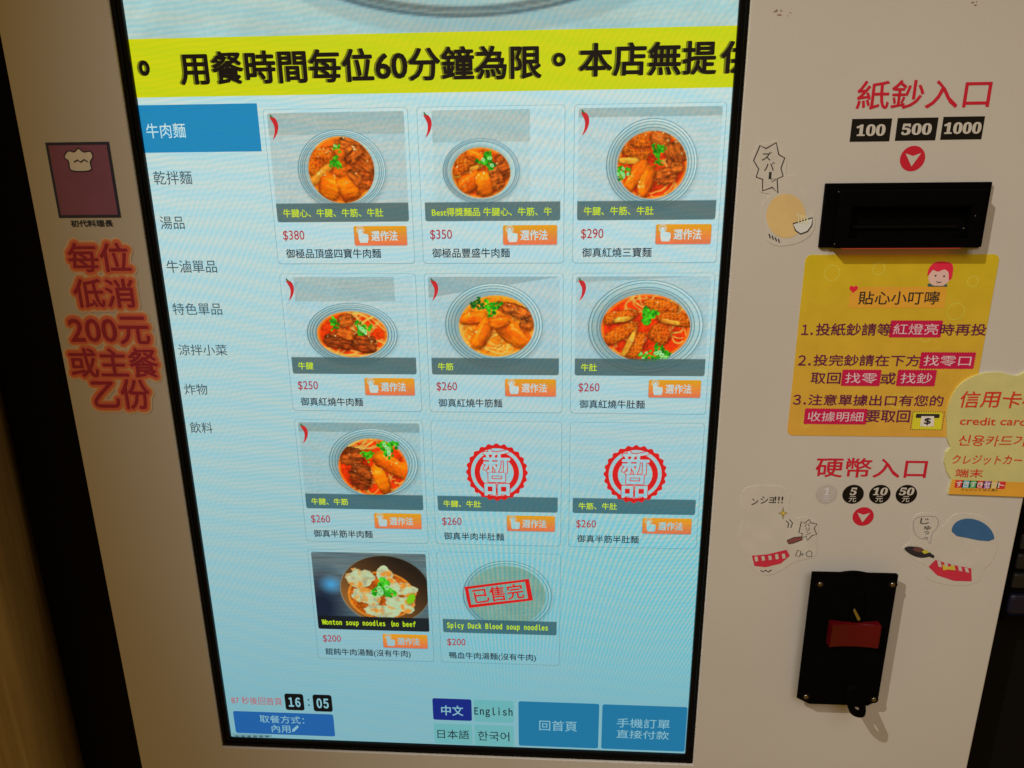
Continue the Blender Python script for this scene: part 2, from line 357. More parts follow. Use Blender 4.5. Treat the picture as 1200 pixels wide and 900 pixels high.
class Canvas:
    def __init__(s, w, h, aspect, base, org=(0, 0, 1)):
        s.w, s.h = w, h
        u, v = np.meshgrid(np.linspace(0, 1, w), np.linspace(0, 1, h)); s.X, s.Y = u * aspect, v
        s.A = aspect; s.px = 1.0 / h; s.c = np.ones((h, w, 3)) * (np.array(base) / 255.0); s.o = org; s.seed = 1
    def q(s, x, y): return (x - s.o[0]) / s.o[2], (y - s.o[1]) / s.o[2]
    def blend(s, m, col):
        col = np.asarray(col, float)
        if col.ndim == 1: col = col / 255.0
        s.c += (col - s.c) * np.clip(m, 0, 1)[..., None]
    def el(s, cx, cy, rx, ry, rot=0.0, wob=0.0, p=2.0):
        cx, cy = s.q(cx, cy); rx /= s.o[2]; ry /= s.o[2]
        dx, dy = s.X - cx, s.Y - cy; a = math.radians(rot); c, n = math.cos(a), math.sin(a)
        lx, ly = dx * c + dy * n, -dx * n + dy * c
        d = (np.abs(lx / rx) ** p + np.abs(ly / ry) ** p) ** (1 / p)
        if wob:
            s.seed += 7; d = d * (1 + wob * (fbm(s.X * 16 + s.seed, s.Y * 16, s.seed, 3) - 0.5) * 2)
        return d, lx / rx, ly / ry, min(rx, ry)
    def mask(s, d, r): return np.clip((1 - d) * r / (1.3 * s.px) + 0.5, 0, 1)
    def disc(s, cx, cy, rx, ry, col, rot=0, wob=0, alpha=1.0):
        d, _, _, r = s.el(cx, cy, rx, ry, rot, wob); s.blend(s.mask(d, r) * alpha, col)
    def rings(s, cx, cy, rx, ry, ks, col=(75, 105, 125), w=1.1):
        d, lx, ly, r = s.el(cx, cy, rx, ry)
        for k in ks: s.blend(np.clip(1 - np.abs(d - k) * r / (w * s.px), 0, 1) * 0.8, col)
    def bowl(s, cx, cy, rx, ry, ks):
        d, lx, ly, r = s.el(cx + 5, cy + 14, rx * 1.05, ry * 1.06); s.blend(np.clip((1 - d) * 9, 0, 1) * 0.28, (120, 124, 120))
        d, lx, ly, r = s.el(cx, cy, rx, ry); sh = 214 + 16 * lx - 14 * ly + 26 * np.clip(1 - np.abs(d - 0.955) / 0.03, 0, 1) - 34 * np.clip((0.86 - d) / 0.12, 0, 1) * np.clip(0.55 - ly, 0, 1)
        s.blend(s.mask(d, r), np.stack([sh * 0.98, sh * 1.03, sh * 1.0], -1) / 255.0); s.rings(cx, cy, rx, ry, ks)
    def soup(s, cx, cy, rx, ry, col):
        d, lx, ly, r = s.el(cx, cy, rx, ry); n = fbm(s.X * 14, s.Y * 14, 91, 4)
        n2 = fbm(s.X * 60, s.Y * 60, 17, 3); c = np.array(col)[None, None, :] / 255.0 * (0.45 + 0.6 * n + 0.5 * n2)[..., None]
        s.blend(s.mask(d, r), c); s.blend(np.clip(1 - np.abs(d - 0.97) * r / (3 * s.px), 0, 1) * 0.7, (232, 165, 70))
        s.clip = s.mask(d, r)
    def slab(s, cx, cy, l, w, rot, kind):
        s.seed += 11; d, lx, ly, r = s.el(cx, cy, l, w, rot, 0.26, 3.0); m = s.mask(d, r) * s.clip
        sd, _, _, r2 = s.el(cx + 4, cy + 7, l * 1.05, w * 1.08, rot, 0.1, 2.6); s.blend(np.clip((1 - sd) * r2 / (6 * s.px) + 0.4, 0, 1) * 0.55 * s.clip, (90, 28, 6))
        k = s.o[2]; fib = fbm(lx * l / k * 12 + s.seed, ly * w / k * 55, s.seed, 3); n = fbm(s.X * 38, s.Y * 38, s.seed + 3, 4)
        if kind == 'beef': base, t = (182, 98, 40), 0.25 + 0.9 * fib + 0.65 * n - 0.05
        elif kind == 'dark': base, t = (150, 76, 34), 0.15 + 1.1 * fib + 0.6 * n - 0.05
        elif kind == 'tendon': base, t = (236, 126, 20), 0.66 + 0.26 * n + 0.34 * fib - 0.22 * ly
        elif kind == 'strip': base, t = (238, 178, 72), 0.78 + 0.3 * n - 0.15 * ly
        else:
            base = (226, 118, 34); f1, f2 = worley(s.X * 26 + 1.2 * n, s.Y * 26 + 1.2 * fib, s.seed); t = 0.66 + 0.34 * n + 0.24 * np.clip(0.32 - (f2 - f1), 0, 0.32) / 0.32 - 0.12 * np.clip(f2 - f1, 0, 0.6) - 0.12 * ly
        t = t * (1.0 - 0.28 * np.clip((d - 0.72) / 0.28, 0, 1))
        c = np.array(base)[None, None, :] / 255.0 * t[..., None]
        lo = fbm(s.X * 9 + s.seed, s.Y * 9, s.seed + 5, 3); c = c * (1 - (np.clip((lo - 0.42) * 2.2, 0, 1) * 0.55)[..., None] * np.array([0.22, 0.50, 0.62]))
        s.blend(m, c)
        if kind in ('tendon', 'strip'): s.blend(m * np.clip(1 - np.abs(ly + 0.45 + 0.25 * (fib - 0.5)) * 6, 0, 1) * np.clip(0.9 - np.abs(lx), 0, 1) * 0.55, (255, 214, 130))
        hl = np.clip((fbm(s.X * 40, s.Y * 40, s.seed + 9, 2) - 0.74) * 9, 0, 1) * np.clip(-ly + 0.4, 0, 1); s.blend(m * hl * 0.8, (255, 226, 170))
    def noodles(s, cx, cy, rx, ry, n=7, col=(240, 200, 110)):
        rg = np.random.RandomState(int(cx * 7 + cy))
        for i in range(n):
            d, lx, ly, r = s.el(cx + rg.uniform(-.5, .5) * rx, cy + rg.uniform(-.5, .5) * ry, rx * rg.uniform(.5, 1), ry * rg.uniform(.5, 1), rg.uniform(-40, 40), 0.15)
            arc = (np.arctan2(ly, lx) + rg.uniform(0, 6.28)) % 6.28 < 2.6
            s.blend(np.clip(1 - np.abs(d - 1) * r / (2.0 * s.px), 0, 1) * arc * s.clip * 0.85, tuple(np.array(col) * rg.uniform(.8, 1.05)))
    def herb(s, cx, cy, r, n=26, light=(84, 196, 44), dark=(20, 96, 22), white=0):
        rg = np.random.RandomState(int(cx * 3 + cy * 5))
        for i in range(int(n * 2.2)):
            a = rg.uniform(0, 6.28); q = r * (0.75 + 0.35 * math.sin(3 * a + cx)) * math.sqrt(rg.rand()); k = rg.rand()
            c = np.array(dark) * (1 - k) + np.array(light) * k
            s.disc(cx + q * math.cos(a), cy + q * math.sin(a) * 0.95, r * rg.uniform(.10, .24), r * rg.uniform(.08, .18), tuple(c), rg.uniform(0, 180), 0.25)
        for i in range(white):
            a = rg.uniform(0, 6.28); q = r * 0.7 * rg.rand(); s.disc(cx + q * math.cos(a), cy + q * math.sin(a), r * .22, r * .17, (190, 232, 170), rg.uniform(0, 90)); s.disc(cx + q * math.cos(a), cy + q * math.sin(a), r * .1, r * .08, (90, 170, 70))
    def band(s, y1, x0=None, x1=None, col=(194, 197, 190), slope=0.0, alpha=1.0):
        _, yy = s.q(0, y1); m = np.clip((yy + slope * s.X - s.Y) / s.px + 0.5, 0, 1)
        if x0 is not None: m = m * (s.X > s.q(x0, 0)[0]) * (s.X < s.q(x1, 0)[0])
        s.blend(m * alpha * (0.8 + 0.4 * fbm(s.X * 7, s.Y * 7, 31, 4)), col)
    def grain(s, a=0.05, sc=60): s.c *= (1 - a + 2 * a * fbm(s.X * sc, s.Y * sc, 55, 3))[..., None]
    def caption(s, v0=0.822, col=(64, 96, 98), alpha=0.80): s.blend(np.clip((s.Y - v0) / s.px + 0.5, 0, 1) * alpha, col)
    def punch(s, k=1.18, sat=1.14):
        g = s.c.mean(2, keepdims=True); w = np.clip((s.c.max(2, keepdims=True) - s.c.min(2, keepdims=True)) * 4, 0, 1)
        q = np.clip(g + (s.c - g) * sat, 0, 1); q = np.clip((q - 0.42) * k + 0.44, 0, 1); s.c += (q - s.c) * w
    def corners(s, r=0.028, col=(232, 242, 242)):
        x = np.maximum(np.abs(s.X - s.A / 2) - (s.A / 2 - r), 0); y = np.maximum(np.abs(s.Y - 0.5) - (0.5 - r), 0)
        s.blend(np.clip((np.hypot(x, y) - r) / s.px + 0.5, 0, 1), col)
    def build(s, name, rect, y, parent):
        x0, z0, x1, z1 = rect; u = s.X / s.A; V = np.stack([x0 + u * (x1 - x0), np.full_like(u, y), z1 - s.Y * (z1 - z0)], -1).reshape(-1, 3)
        i = np.arange(s.h * s.w).reshape(s.h, s.w); F = np.stack([i[1:, :-1], i[1:, 1:], i[:-1, 1:], i[:-1, :-1]], -1).reshape(-1, 4)
        c = np.clip(s.c, 0, 1); c = np.where(c <= 0.04045, c / 12.92, ((c + 0.055) / 1.055) ** 2.4).reshape(-1, 3)
        return mesh(name, V, F.tolist(), M['lcd'], parent, c)

# ================================================================== wall behind and cabinet beside
wall = thing('wall_panel', 'brown wood-grain laminate panel with rounded edge standing behind the kiosk', 'wall panel', (-0.8, 0.16, 0.0))
prof = [(-1.3, 0.172), (-1.3, 0.10)] + [(-0.538 + 0.06 * math.sin(a), 0.16 - 0.06 * math.cos(a)) for a in np.linspace(0, math.pi / 2, 14)] + [(-0.478, 0.172)]  # edge rounding added so the wood fades softly into shade
bm = bmesh.new(); lo = [bm.verts.new((x, y, 0.0)) for x, y in prof]; hi = [bm.verts.new((x, y, 2.3)) for x, y in prof]
bm.faces.new(lo[::-1]); bm.faces.new(hi)
for k in range(len(prof)): bm.faces.new((lo[k], lo[(k + 1) % len(prof)], hi[(k + 1) % len(prof)], hi[k]))
bmesh.ops.recalc_face_normals(bm, faces=bm.faces[:]); bm_mesh('laminate_board', bm, M['wood'], wall, True)
bm = bmesh.new(); add_box(bm, -0.479, 0.98, 0.1700, 0.1760, 0.0, 2.3); bm_mesh('shade_board', bm, M['cabinet'], wall)  # dark board added in place of the kiosk's shadow beside the wood

# ================================================================== the kiosk
X0, X1 = -0.2757, 0.4293            # outer edges of the front panel
SX0, SX1, SZ0, SZ1 = -0.1925, 0.2023, 0.9542, 1.656     # lit area of the display
CX0, CX1, CZ0, CZ1 = -0.1985, 0.2080, 0.9482, 1.6625    # cut-out in the steel panel
kiosk = thing('ordering_kiosk', 'white self-service noodle ordering kiosk with tall lit menu touchscreen', 'kiosk', (0.077, 0.05, 0.0))
bm = bmesh.new(); add_box(bm, X0 + 0.004, X1 - 0.004, 0.012, 0.1695, 0.0, 1.86); bm_mesh('cabinet_body', bm, M['body'], kiosk)
def frame_mesh(o, i, y0, y1, bo, bi):
    bm = bmesh.new()
    def loop(r, y): return [bm.verts.new((x, y, z)) for x, z in ((r[0], r[1]), (r[2], r[1]), (r[2], r[3]), (r[0], r[3]))]
    fo, fi, ro, ri = loop(o, y0), loop(i, y0), loop(o, y1), loop(i, y1)
    eo, ei = [], []
    for k in range(4):
        j = (k + 1) % 4
        bm.faces.new((fo[k], fo[j], fi[j], fi[k])); bm.faces.new((ro[j], ro[k], ri[k], ri[j]))
        bm.faces.new((fo[j], fo[k], ro[k], ro[j])); bm.faces.new((fi[k], fi[j], ri[j], ri[k]))
    bmesh.ops.recalc_face_normals(bm, faces=bm.faces[:])
    def edges(vs): return [e for e in bm.edges if e.verts[0] in vs and e.verts[1] in vs and (e.verts[0].co - e.verts[1].co).length > 0.05]
    if bi: bmesh.ops.bevel(bm, geom=edges(set(fi)), offset=bi, segments=2, affect='EDGES', profile=0.5)
    if bo:
        fo2 = {v for v in bm.verts if abs(v.co.y - y0) < 1e-7 and (abs(v.co.x - o[0]) < 1e-6 or abs(v.co.x - o[2]) < 1e-6 or abs(v.co.z - o[1]) < 1e-6 or abs(v.co.z - o[3]) < 1e-6)}
        bmesh.ops.bevel(bm, geom=edges(fo2), offset=bo, segments=3, affect='EDGES', profile=0.5)
    return bm
panel = bm_mesh('front_panel', frame_mesh((X0, 0.02, X1, 1.88), (CX0, CZ0, CX1, CZ1), FRONT, 0.0125, 0.0012, 0.0006), M['panel'], kiosk)
bez = bm_mesh('display_bezel', frame_mesh((CX0 - 0.003, CZ0 - 0.003, CX1 + 0.003, CZ1 + 0.003), (SX0 + 0.0004, SZ0 + 0.0002, SX1 - 0.0004, SZ1), -0.0030, 0.010, 0, 0.0012), M['gloss'], kiosk)
bm_mesh('bezel_rim', frame_mesh((CX0 + 0.0002, CZ0 + 0.0002, CX1 - 0.0002, CZ1 - 0.0002), (CX0 + 0.0028, CZ0 + 0.0030, CX1 - 0.0024, CZ1 - 0.003), -0.0045, -0.0029, 0.0003, 0.0005), M['gloss'], bez)
# ------------------------------------------------------------------ display
BGC = lin((232, 244, 243))
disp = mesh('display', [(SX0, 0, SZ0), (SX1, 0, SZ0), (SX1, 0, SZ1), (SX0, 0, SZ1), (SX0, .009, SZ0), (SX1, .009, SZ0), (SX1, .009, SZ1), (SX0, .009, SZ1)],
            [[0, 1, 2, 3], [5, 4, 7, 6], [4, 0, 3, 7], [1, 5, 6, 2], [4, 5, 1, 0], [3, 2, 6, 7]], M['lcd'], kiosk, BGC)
disp['label'] = 'lit portrait touchscreen showing a beef noodle menu'
def lrect(name, b, n, col, r=0.0, world=False):
    w = b if world else box_px(b); pts = rrect(*w, r) if r else [(w[0], w[1]), (w[2], w[1]), (w[2], w[3]), (w[0], w[3])]
    return poly(name, pts, SL(n), lin(col), disp, M['lcd'])
def ltext(s, b, n, col, bold=0.0, name='menu_lettering', **kw): return text(name, s, box_px(b) if kw.pop('px', True) else b, SL(n), lin(col), disp, M['lcd'], bold, **kw)

# large dish photo along the top, mostly above the frame
zb = 1.5143
cv = Canvas(300, 110, (SX1 - SX0) / (SZ1 - zb), (206, 220, 216)); cv.o = (0, 0, 1)
cv.c *= (0.93 + 0.14 * fbm(cv.X * 5, cv.Y * 5, 3, 4))[..., None]; cv.grain(0.035, 70)
cxp, czp = P(548, 19); cu = (cxp - SX0) / (SZ1 - zb); bot = (SZ1 - czp) / (SZ1 - zb)
cv.disc(cu + .03, bot - .32, .98, .40, (170, 184, 184), alpha=0.5)
cv.bowl(cu, bot - .40, .93, .40, (1.0,)); cv.rings(cu, bot - .40, .93, .40, (.985, .945, .915), (95, 100, 100), 1.4); cv.soup(cu, bot - .45, .70, .26, (190, 70, 20))
cv.slab(cu - .3, bot - .5, .2, .1, 20, 'beef'); cv.slab(cu + .2, bot - .45, .2, .1, -20, 'tendon'); cv.herb(cu, bot - .5, .1)
cv.build('dish_banner_picture', (SX0, zb, SX1, SZ1), SL(1), disp)
# yellow ticker
lrect('ticker_band', (SX0, 1.4786, SX1, 1.5146), 2, (214, 220, 20), world=True)
for dx, n, col in ((-2.2, 3, (120, 122, 18)), (0.0, 4, (22, 14, 10))):
    sp = 0.0002 if n == 4 else 0.0003
    for s, b in (('。', (163, 72, 176, 88)), ('用餐時間每位60分鐘為限', (209, 59.5, 634, 92)), ('。', (649, 63, 662, 77)), ('本店無提', (680, 52, 838, 89))):
        w = list(box_px((b[0] + dx, b[1], b[2] + dx, b[3])))
        if s.startswith('用'): w[1], w[3] = P(420, 95.5)[1], P(420, 57.5)[1]
        if s.startswith('本'): w[1], w[3] = P(760, 88.0)[1], P(760, 50)[1]
        ltext(s, w, n, col, 0.020, 'ticker_lettering', px=False, spread=sp * .6)
    w = list(box_px((847 + dx, 50, 884 + dx, 86))); w[1], w[3] = P(853, 85.5)[1], P(853, 49)[1]
    ltext('供', w, n, col, 0.020, 'ticker_lettering', px=False, spread=sp * .6)
# category column
w = list(box_px((157, 123.5, 304, 177.4))); w[0] = SX0; w[2] = P(304.0, 150)[0]
lrect('category_button', w, 2, (32, 142, 200), world=True)
for s, b in (('牛肉麵', (170.5, 145, 218.5, 161.5)), ('乾拌麵', (179, 200.5, 226, 216)), ('湯品', (187, 253.5, 217, 268.5)), ('牛滷單品', (194.5, 305, 255, 319.5)),
             ('特色單品', (201.5, 355, 261, 369)), ('涼拌小菜', (208.5, 403.5, 267, 416.5)), ('炸物', (215.5, 449.5, 244, 462.5)), ('飲料', (222, 494.5, 250, 507.5))):
    ltext(s, b, 3, (236, 250, 252) if s == '牛肉麵' else (84, 102, 112), 0.004, 'category_lettering')
# menu cards
PITCH, ROW = 0.10401, 0.10960
x_bar0, z_bar0 = P(323.2, 237); x_bar1, _ = P(478.6, 236.8); _, z_bar1 = P(402, 260.2)
_, z_pic = P(395, 131.2)
cx0, cx1 = x_bar0 - 0.0023, x_bar1 + 0.0022
_, z_ct = P(395, 127.4); _, z_cb = P(405, 308.5)
AS = (x_bar1 - x_bar0) / (z_pic - z_bar1)
def dish(r, c):
    W, H = 225, 180
    if (r, c) == (1, 1):
        v = Canvas(W, H, AS, (222, 224, 220), (92, 78, 592)); v.band(195, alpha=.75); v.grain(); v.bowl(490, 385, 252, 218, (.985, .94, .895, .85)); v.soup(488, 385, 187, 180, (196, 98, 30))
        for a in ((545, 245, 62, 34, 15, 'beef'), (380, 320, 80, 52, -15, 'tripe'), (345, 365, 55, 50, -30, 'tripe'), (372, 405, 92, 24, -38, 'strip'), (600, 330, 95, 60, 35, 'beef'), (622, 440, 62, 48, 15, 'beef'), (572, 300, 60, 30, -40, 'beef'), (415, 475, 62, 74, 25, 'tendon'), (520, 482, 58, 72, -18, 'tendon'), (560, 420, 50, 30, 50, 'beef')): v.slab(*a)
        v.herb(458, 345, 42, 22); v.herb(470, 262, 30, 12, white=2)
    elif (r, c) == (1, 2):
        v = Canvas(W, H, AS, (232, 240, 238), (80, 58, 605)); v.band(228, 140, 692, alpha=.62); v.blend((v.X > v.q(140, 0)[0]) * (v.X < v.q(692, 0)[0]) * (v.Y > v.q(0, 228)[1]) * .35, (215, 220, 214)); v.grain()
        v.bowl(412, 385, 220, 178, (.985, .94, .895)); v.soup(412, 395, 166, 137, (194, 82, 24))
        for a in ((320, 330, 65, 42, -10, 'tripe'), (375, 300, 55, 30, 20, 'tendon'), (335, 385, 85, 16, -22, 'strip'), (345, 445, 68, 52, -35, 'tendon'), (430, 455, 52, 70, -10, 'tendon'), (497, 410, 38, 75, -18, 'beef'), (545, 360, 36, 72, -25, 'beef'), (300, 370, 50, 28, -20, 'tripe')): v.slab(*a)
        v.herb(445, 330, 55, 30, white=3)
    elif (r, c) == (1, 3):
        v = Canvas(W, H, AS, (226, 232, 230), (78, 45, 615)); v.band(95, col=(190, 198, 194)); v.grain(); v.bowl(497, 350, 258, 248, (.985, .93, .80, .865)); v.soup(500, 355, 195, 184, (196, 64, 18)); v.noodles(520, 420, 130, 80, 8)
        for a in ((405, 275, 80, 42, 15, 'tripe'), (430, 225, 70, 38, 5, 'tripe'), (365, 330, 66, 18, 5, 'strip'), (540, 210, 60, 36, 20, 'beef'), (625, 290, 62, 58, 60, 'beef'), (580, 415, 62, 46, -10, 'beef'), (410, 410, 100, 40, -55, 'tendon'), (468, 450, 90, 38, -70, 'tendon'), (640, 370, 36, 30, 0, 'beef')): v.slab(*a)
        v.herb(530, 270, 46, 26); v.herb(535, 340, 32, 12); v.herb(335, 392, 46, 18, white=6)
    elif (r, c) == (2, 1):
        v = Canvas(W, H, AS, (228, 238, 238), (92, 70, 570)); v.band(210, 150, 728, alpha=.62); v.grain(); v.bowl(465, 400, 266, 182, (.985, .93, .87, .80)); v.soup(465, 402, 205, 134, (202, 66, 18)); v.noodles(520, 330, 150, 70, 14); v.noodles(480, 480, 140, 40, 10)
        for a in ((385, 440, 90, 46, 8, 'dark'), (430, 395, 60, 30, 20, 'beef'), (530, 455, 72, 52, 10, 'dark'), (430, 320, 50, 35, -10, 'beef')): v.slab(*a)
        v.herb(365, 345, 42, 16); v.herb(530, 365, 50, 22, white=6)
    elif (r, c) == (2, 2):
        v = Canvas(W, H, AS, (226, 232, 232), (70, 70, 575)); v.band(190, slope=-0.16, col=(192, 200, 198)); v.grain(); v.bowl(440, 350, 282, 245, (.985, .93, .865, .80)); v.soup(455, 355, 215, 178, (228, 132, 40)); v.noodles(470, 440, 140, 70, 14); v.noodles(600, 320, 70, 80, 8); v.noodles(300, 390, 60, 60, 8)
        for a in ((325, 308, 82, 38, -5, 'tendon'), (372, 395, 96, 46, -62, 'tendon'), (560, 262, 95, 38, 18, 'beef'), (545, 390, 118, 58, 42, 'tendon'), (470, 330, 60, 34, -10, 'tendon'), (630, 335, 40, 40, 0, 'beef')): v.slab(*a)
        v.herb(430, 245, 56, 24); v.herb(345, 225, 42, 22, light=(50, 140, 50), dark=(10, 60, 30))
    elif (r, c) == (2, 3):
        v = Canvas(W, H, AS, (222, 230, 230), (70, 70, 580)); v.band(105, slope=-0.05, col=(192, 202, 202)); v.grain(); v.bowl(470, 360, 328, 272, (.985, .93, .84, .79)); v.soup(470, 365, 252, 194, (206, 62, 16)); v.noodles(540, 220, 160, 60, 14); v.noodles(640, 370, 60, 60, 8); v.noodles(330, 470, 60, 60, 6)
        for a in ((320, 300, 100, 36, -12, 'tripe'), (560, 240, 100, 40, 15, 'tripe'), (325, 400, 110, 40, -30, 'tripe'), (340, 315, 60, 16, -10, 'strip'), (630, 310, 95, 40, 12, 'tripe'), (555, 395, 62, 62, 30, 'tripe'), (420, 470, 42, 88, 25, 'tripe'), (378, 460, 16, 90, 25, 'strip'), (610, 330, 60, 14, 10, 'strip')): v.slab(*a)
        v.herb(480, 285, 60, 30); v.herb(475, 530, 40, 16, white=3); v.herb(560, 515, 62, 26, white=6)
    elif (r, c) == (3, 1):
        v = Canvas(W, H, AS, (222, 230, 228), (72, 80, 555)); v.band(138, col=(186, 196, 192)); v.grain(); v.bowl(505, 332, 268, 220, (.985, .93, .86, .80)); v.soup(500, 360, 208, 182, (204, 62, 18)); v.noodles(440, 215, 120, 40, 12); v.noodles(470, 490, 110, 50, 12); v.noodles(650, 420, 60, 70, 8)
        for a in ((378, 290, 72, 56, 0, 'dark'), (428, 415, 68, 82, 10, 'dark'), (545, 435, 40, 100, -22, 'tendon'), (612, 345, 118, 50, 32, 'tendon')): v.slab(*a)
        v.herb(475, 285, 42, 22); v.herb(600, 240, 64, 30, white=5)
    elif (r, c) == (4, 1):
        v = Canvas(W, H, AS, (150, 146, 146), (82, 75, 545)); v.c *= (0.8 + 0.4 * fbm(v.X * 3, v.Y * 60, 8, 4))[..., None]
        d, _, _, _ = v.el(120, 460, 190, 260); v.blend(np.clip(1.25 - d, 0, 1), (30, 42, 62)); d, _, _, _ = v.el(190, 300, 90, 80); v.blend(np.clip(1 - d, 0, 1) * .9, (88, 170, 220))
        d, lx, ly, rr_ = v.el(525, 330, 282, 240); sh = np.clip(0.5 - 0.5 * lx * 0.8 + 0.45 * ly, 0, 1)
        v.blend(v.mask(d, rr_), np.stack([48 + 96 * sh * (lx < 2), 34 + 66 * sh, 26 + 34 * sh], -1) / 255.); v.rings(525, 330, 282, 240, (.99,), (190, 185, 175), 1.3)
        v.soup(500, 370, 210, 168, (170, 92, 34))
        rg = np.random.RandomState(5)
        for (x, y, l, w_, ro) in ((370, 255, 88, 62, -10), (525, 215, 56, 48, 60), (655, 325, 76, 44, 10), (410, 380, 96, 52, 20), (610, 425, 88, 56, 10), (505, 480, 112, 44, 5), (560, 300, 60, 46, 30)):
            v.seed += 5; d, lx, ly, q = v.el(x + 5, y + 8, l, w_, ro, .25, 2.3); v.blend(np.clip((1 - d) * 5, 0, 1) * .6, (110, 50, 16))
            d, lx, ly, q = v.el(x, y, l, w_, ro, .3, 2.3); n = fbm(v.X * 22, v.Y * 22, v.seed, 4); cw = np.array((240, 224, 180))[None, None] / 255. * (.72 + .45 * n)[..., None]; v.blend(v.mask(d, q), cw)
            v.blend(v.mask(d, q) * np.clip((fbm(v.X * 15, v.Y * 15, v.seed + 2, 3) - .52) * 5, 0, 1) * .75, (206, 120, 36))
        v.herb(515, 325, 78, 40, light=(96, 200, 60), dark=(24, 120, 34), white=6); v.slab(680, 390, 40, 20, -60, 'strip'); v.disc(682, 388, 38, 22, (120, 180, 40), -60, .1)
    elif (r, c) == (4, 2):
        v = Canvas(W, H, AS, (228, 240, 240), (40, 85, 570)); v.grain(0.02); v.bowl(462, 370, 285, 250, (.985, .92)); d, lx, ly, q = v.el(460, 372, 246, 215)
        n = fbm(v.X * 9, v.Y * 9, 6, 4); v.blend(v.mask(d, q), np.stack([176 + 26 * n, 186 + 20 * n, 166 + 20 * n], -1) / 255.); v.clip = v.mask(d, q) * .35; v.noodles(520, 440, 180, 80, 12, (215, 222, 214))
    else:
        v = Canvas(W, H, AS, (228, 240, 240), (60, 80, 560)); v.grain(0.02)
    v.punch(); v.caption(col=(16, 26, 34) if (r, c) == (4, 1) else ((84, 106, 106) if r < 3 else (56, 102, 114)), alpha=0.86 if (r, c) == (4, 1) else 0.80); v.corners()
    return v
CARDS = {(1, 1): ('牛腱心、牛腱、牛筋、牛肚', '$380', '御極品頂盛四寶牛肉麵'), (1, 2): ('Best得獎麵品 牛腱心、牛筋、牛', '$350', '御極品豐盛牛肉麵'), (1, 3): ('牛腱、牛筋、牛肚', '$290', '御真紅燒三寶麵'),
         (2, 1): ('牛腱', '$250', '御真紅燒牛肉麵'), (2, 2): ('牛筋', '$260', '御真紅燒牛筋麵'), (2, 3): ('牛肚', '$260', '御真紅燒牛肚麵'),
         (3, 1): ('牛腱、牛筋', '$260', '御真半筋半肉麵'), (3, 2): ('牛腱、牛肚', '$260', '御真半肉半肚麵'), (3, 3): ('牛筋、牛肚', '$260', '御真半筋半肚麵'),
         (4, 1): ('Wonton soup noodles (no beef', '$200', '餛飩牛肉湯麵(沒有牛肉)'), (4, 2): ('Spicy Duck Blood soup noodles', '$200', '鴨血牛肉湯麵(沒有牛肉)')}
u1 = P(420, 300)[0] - P(419, 300)[0]            # one photo pixel on the first card, in metres
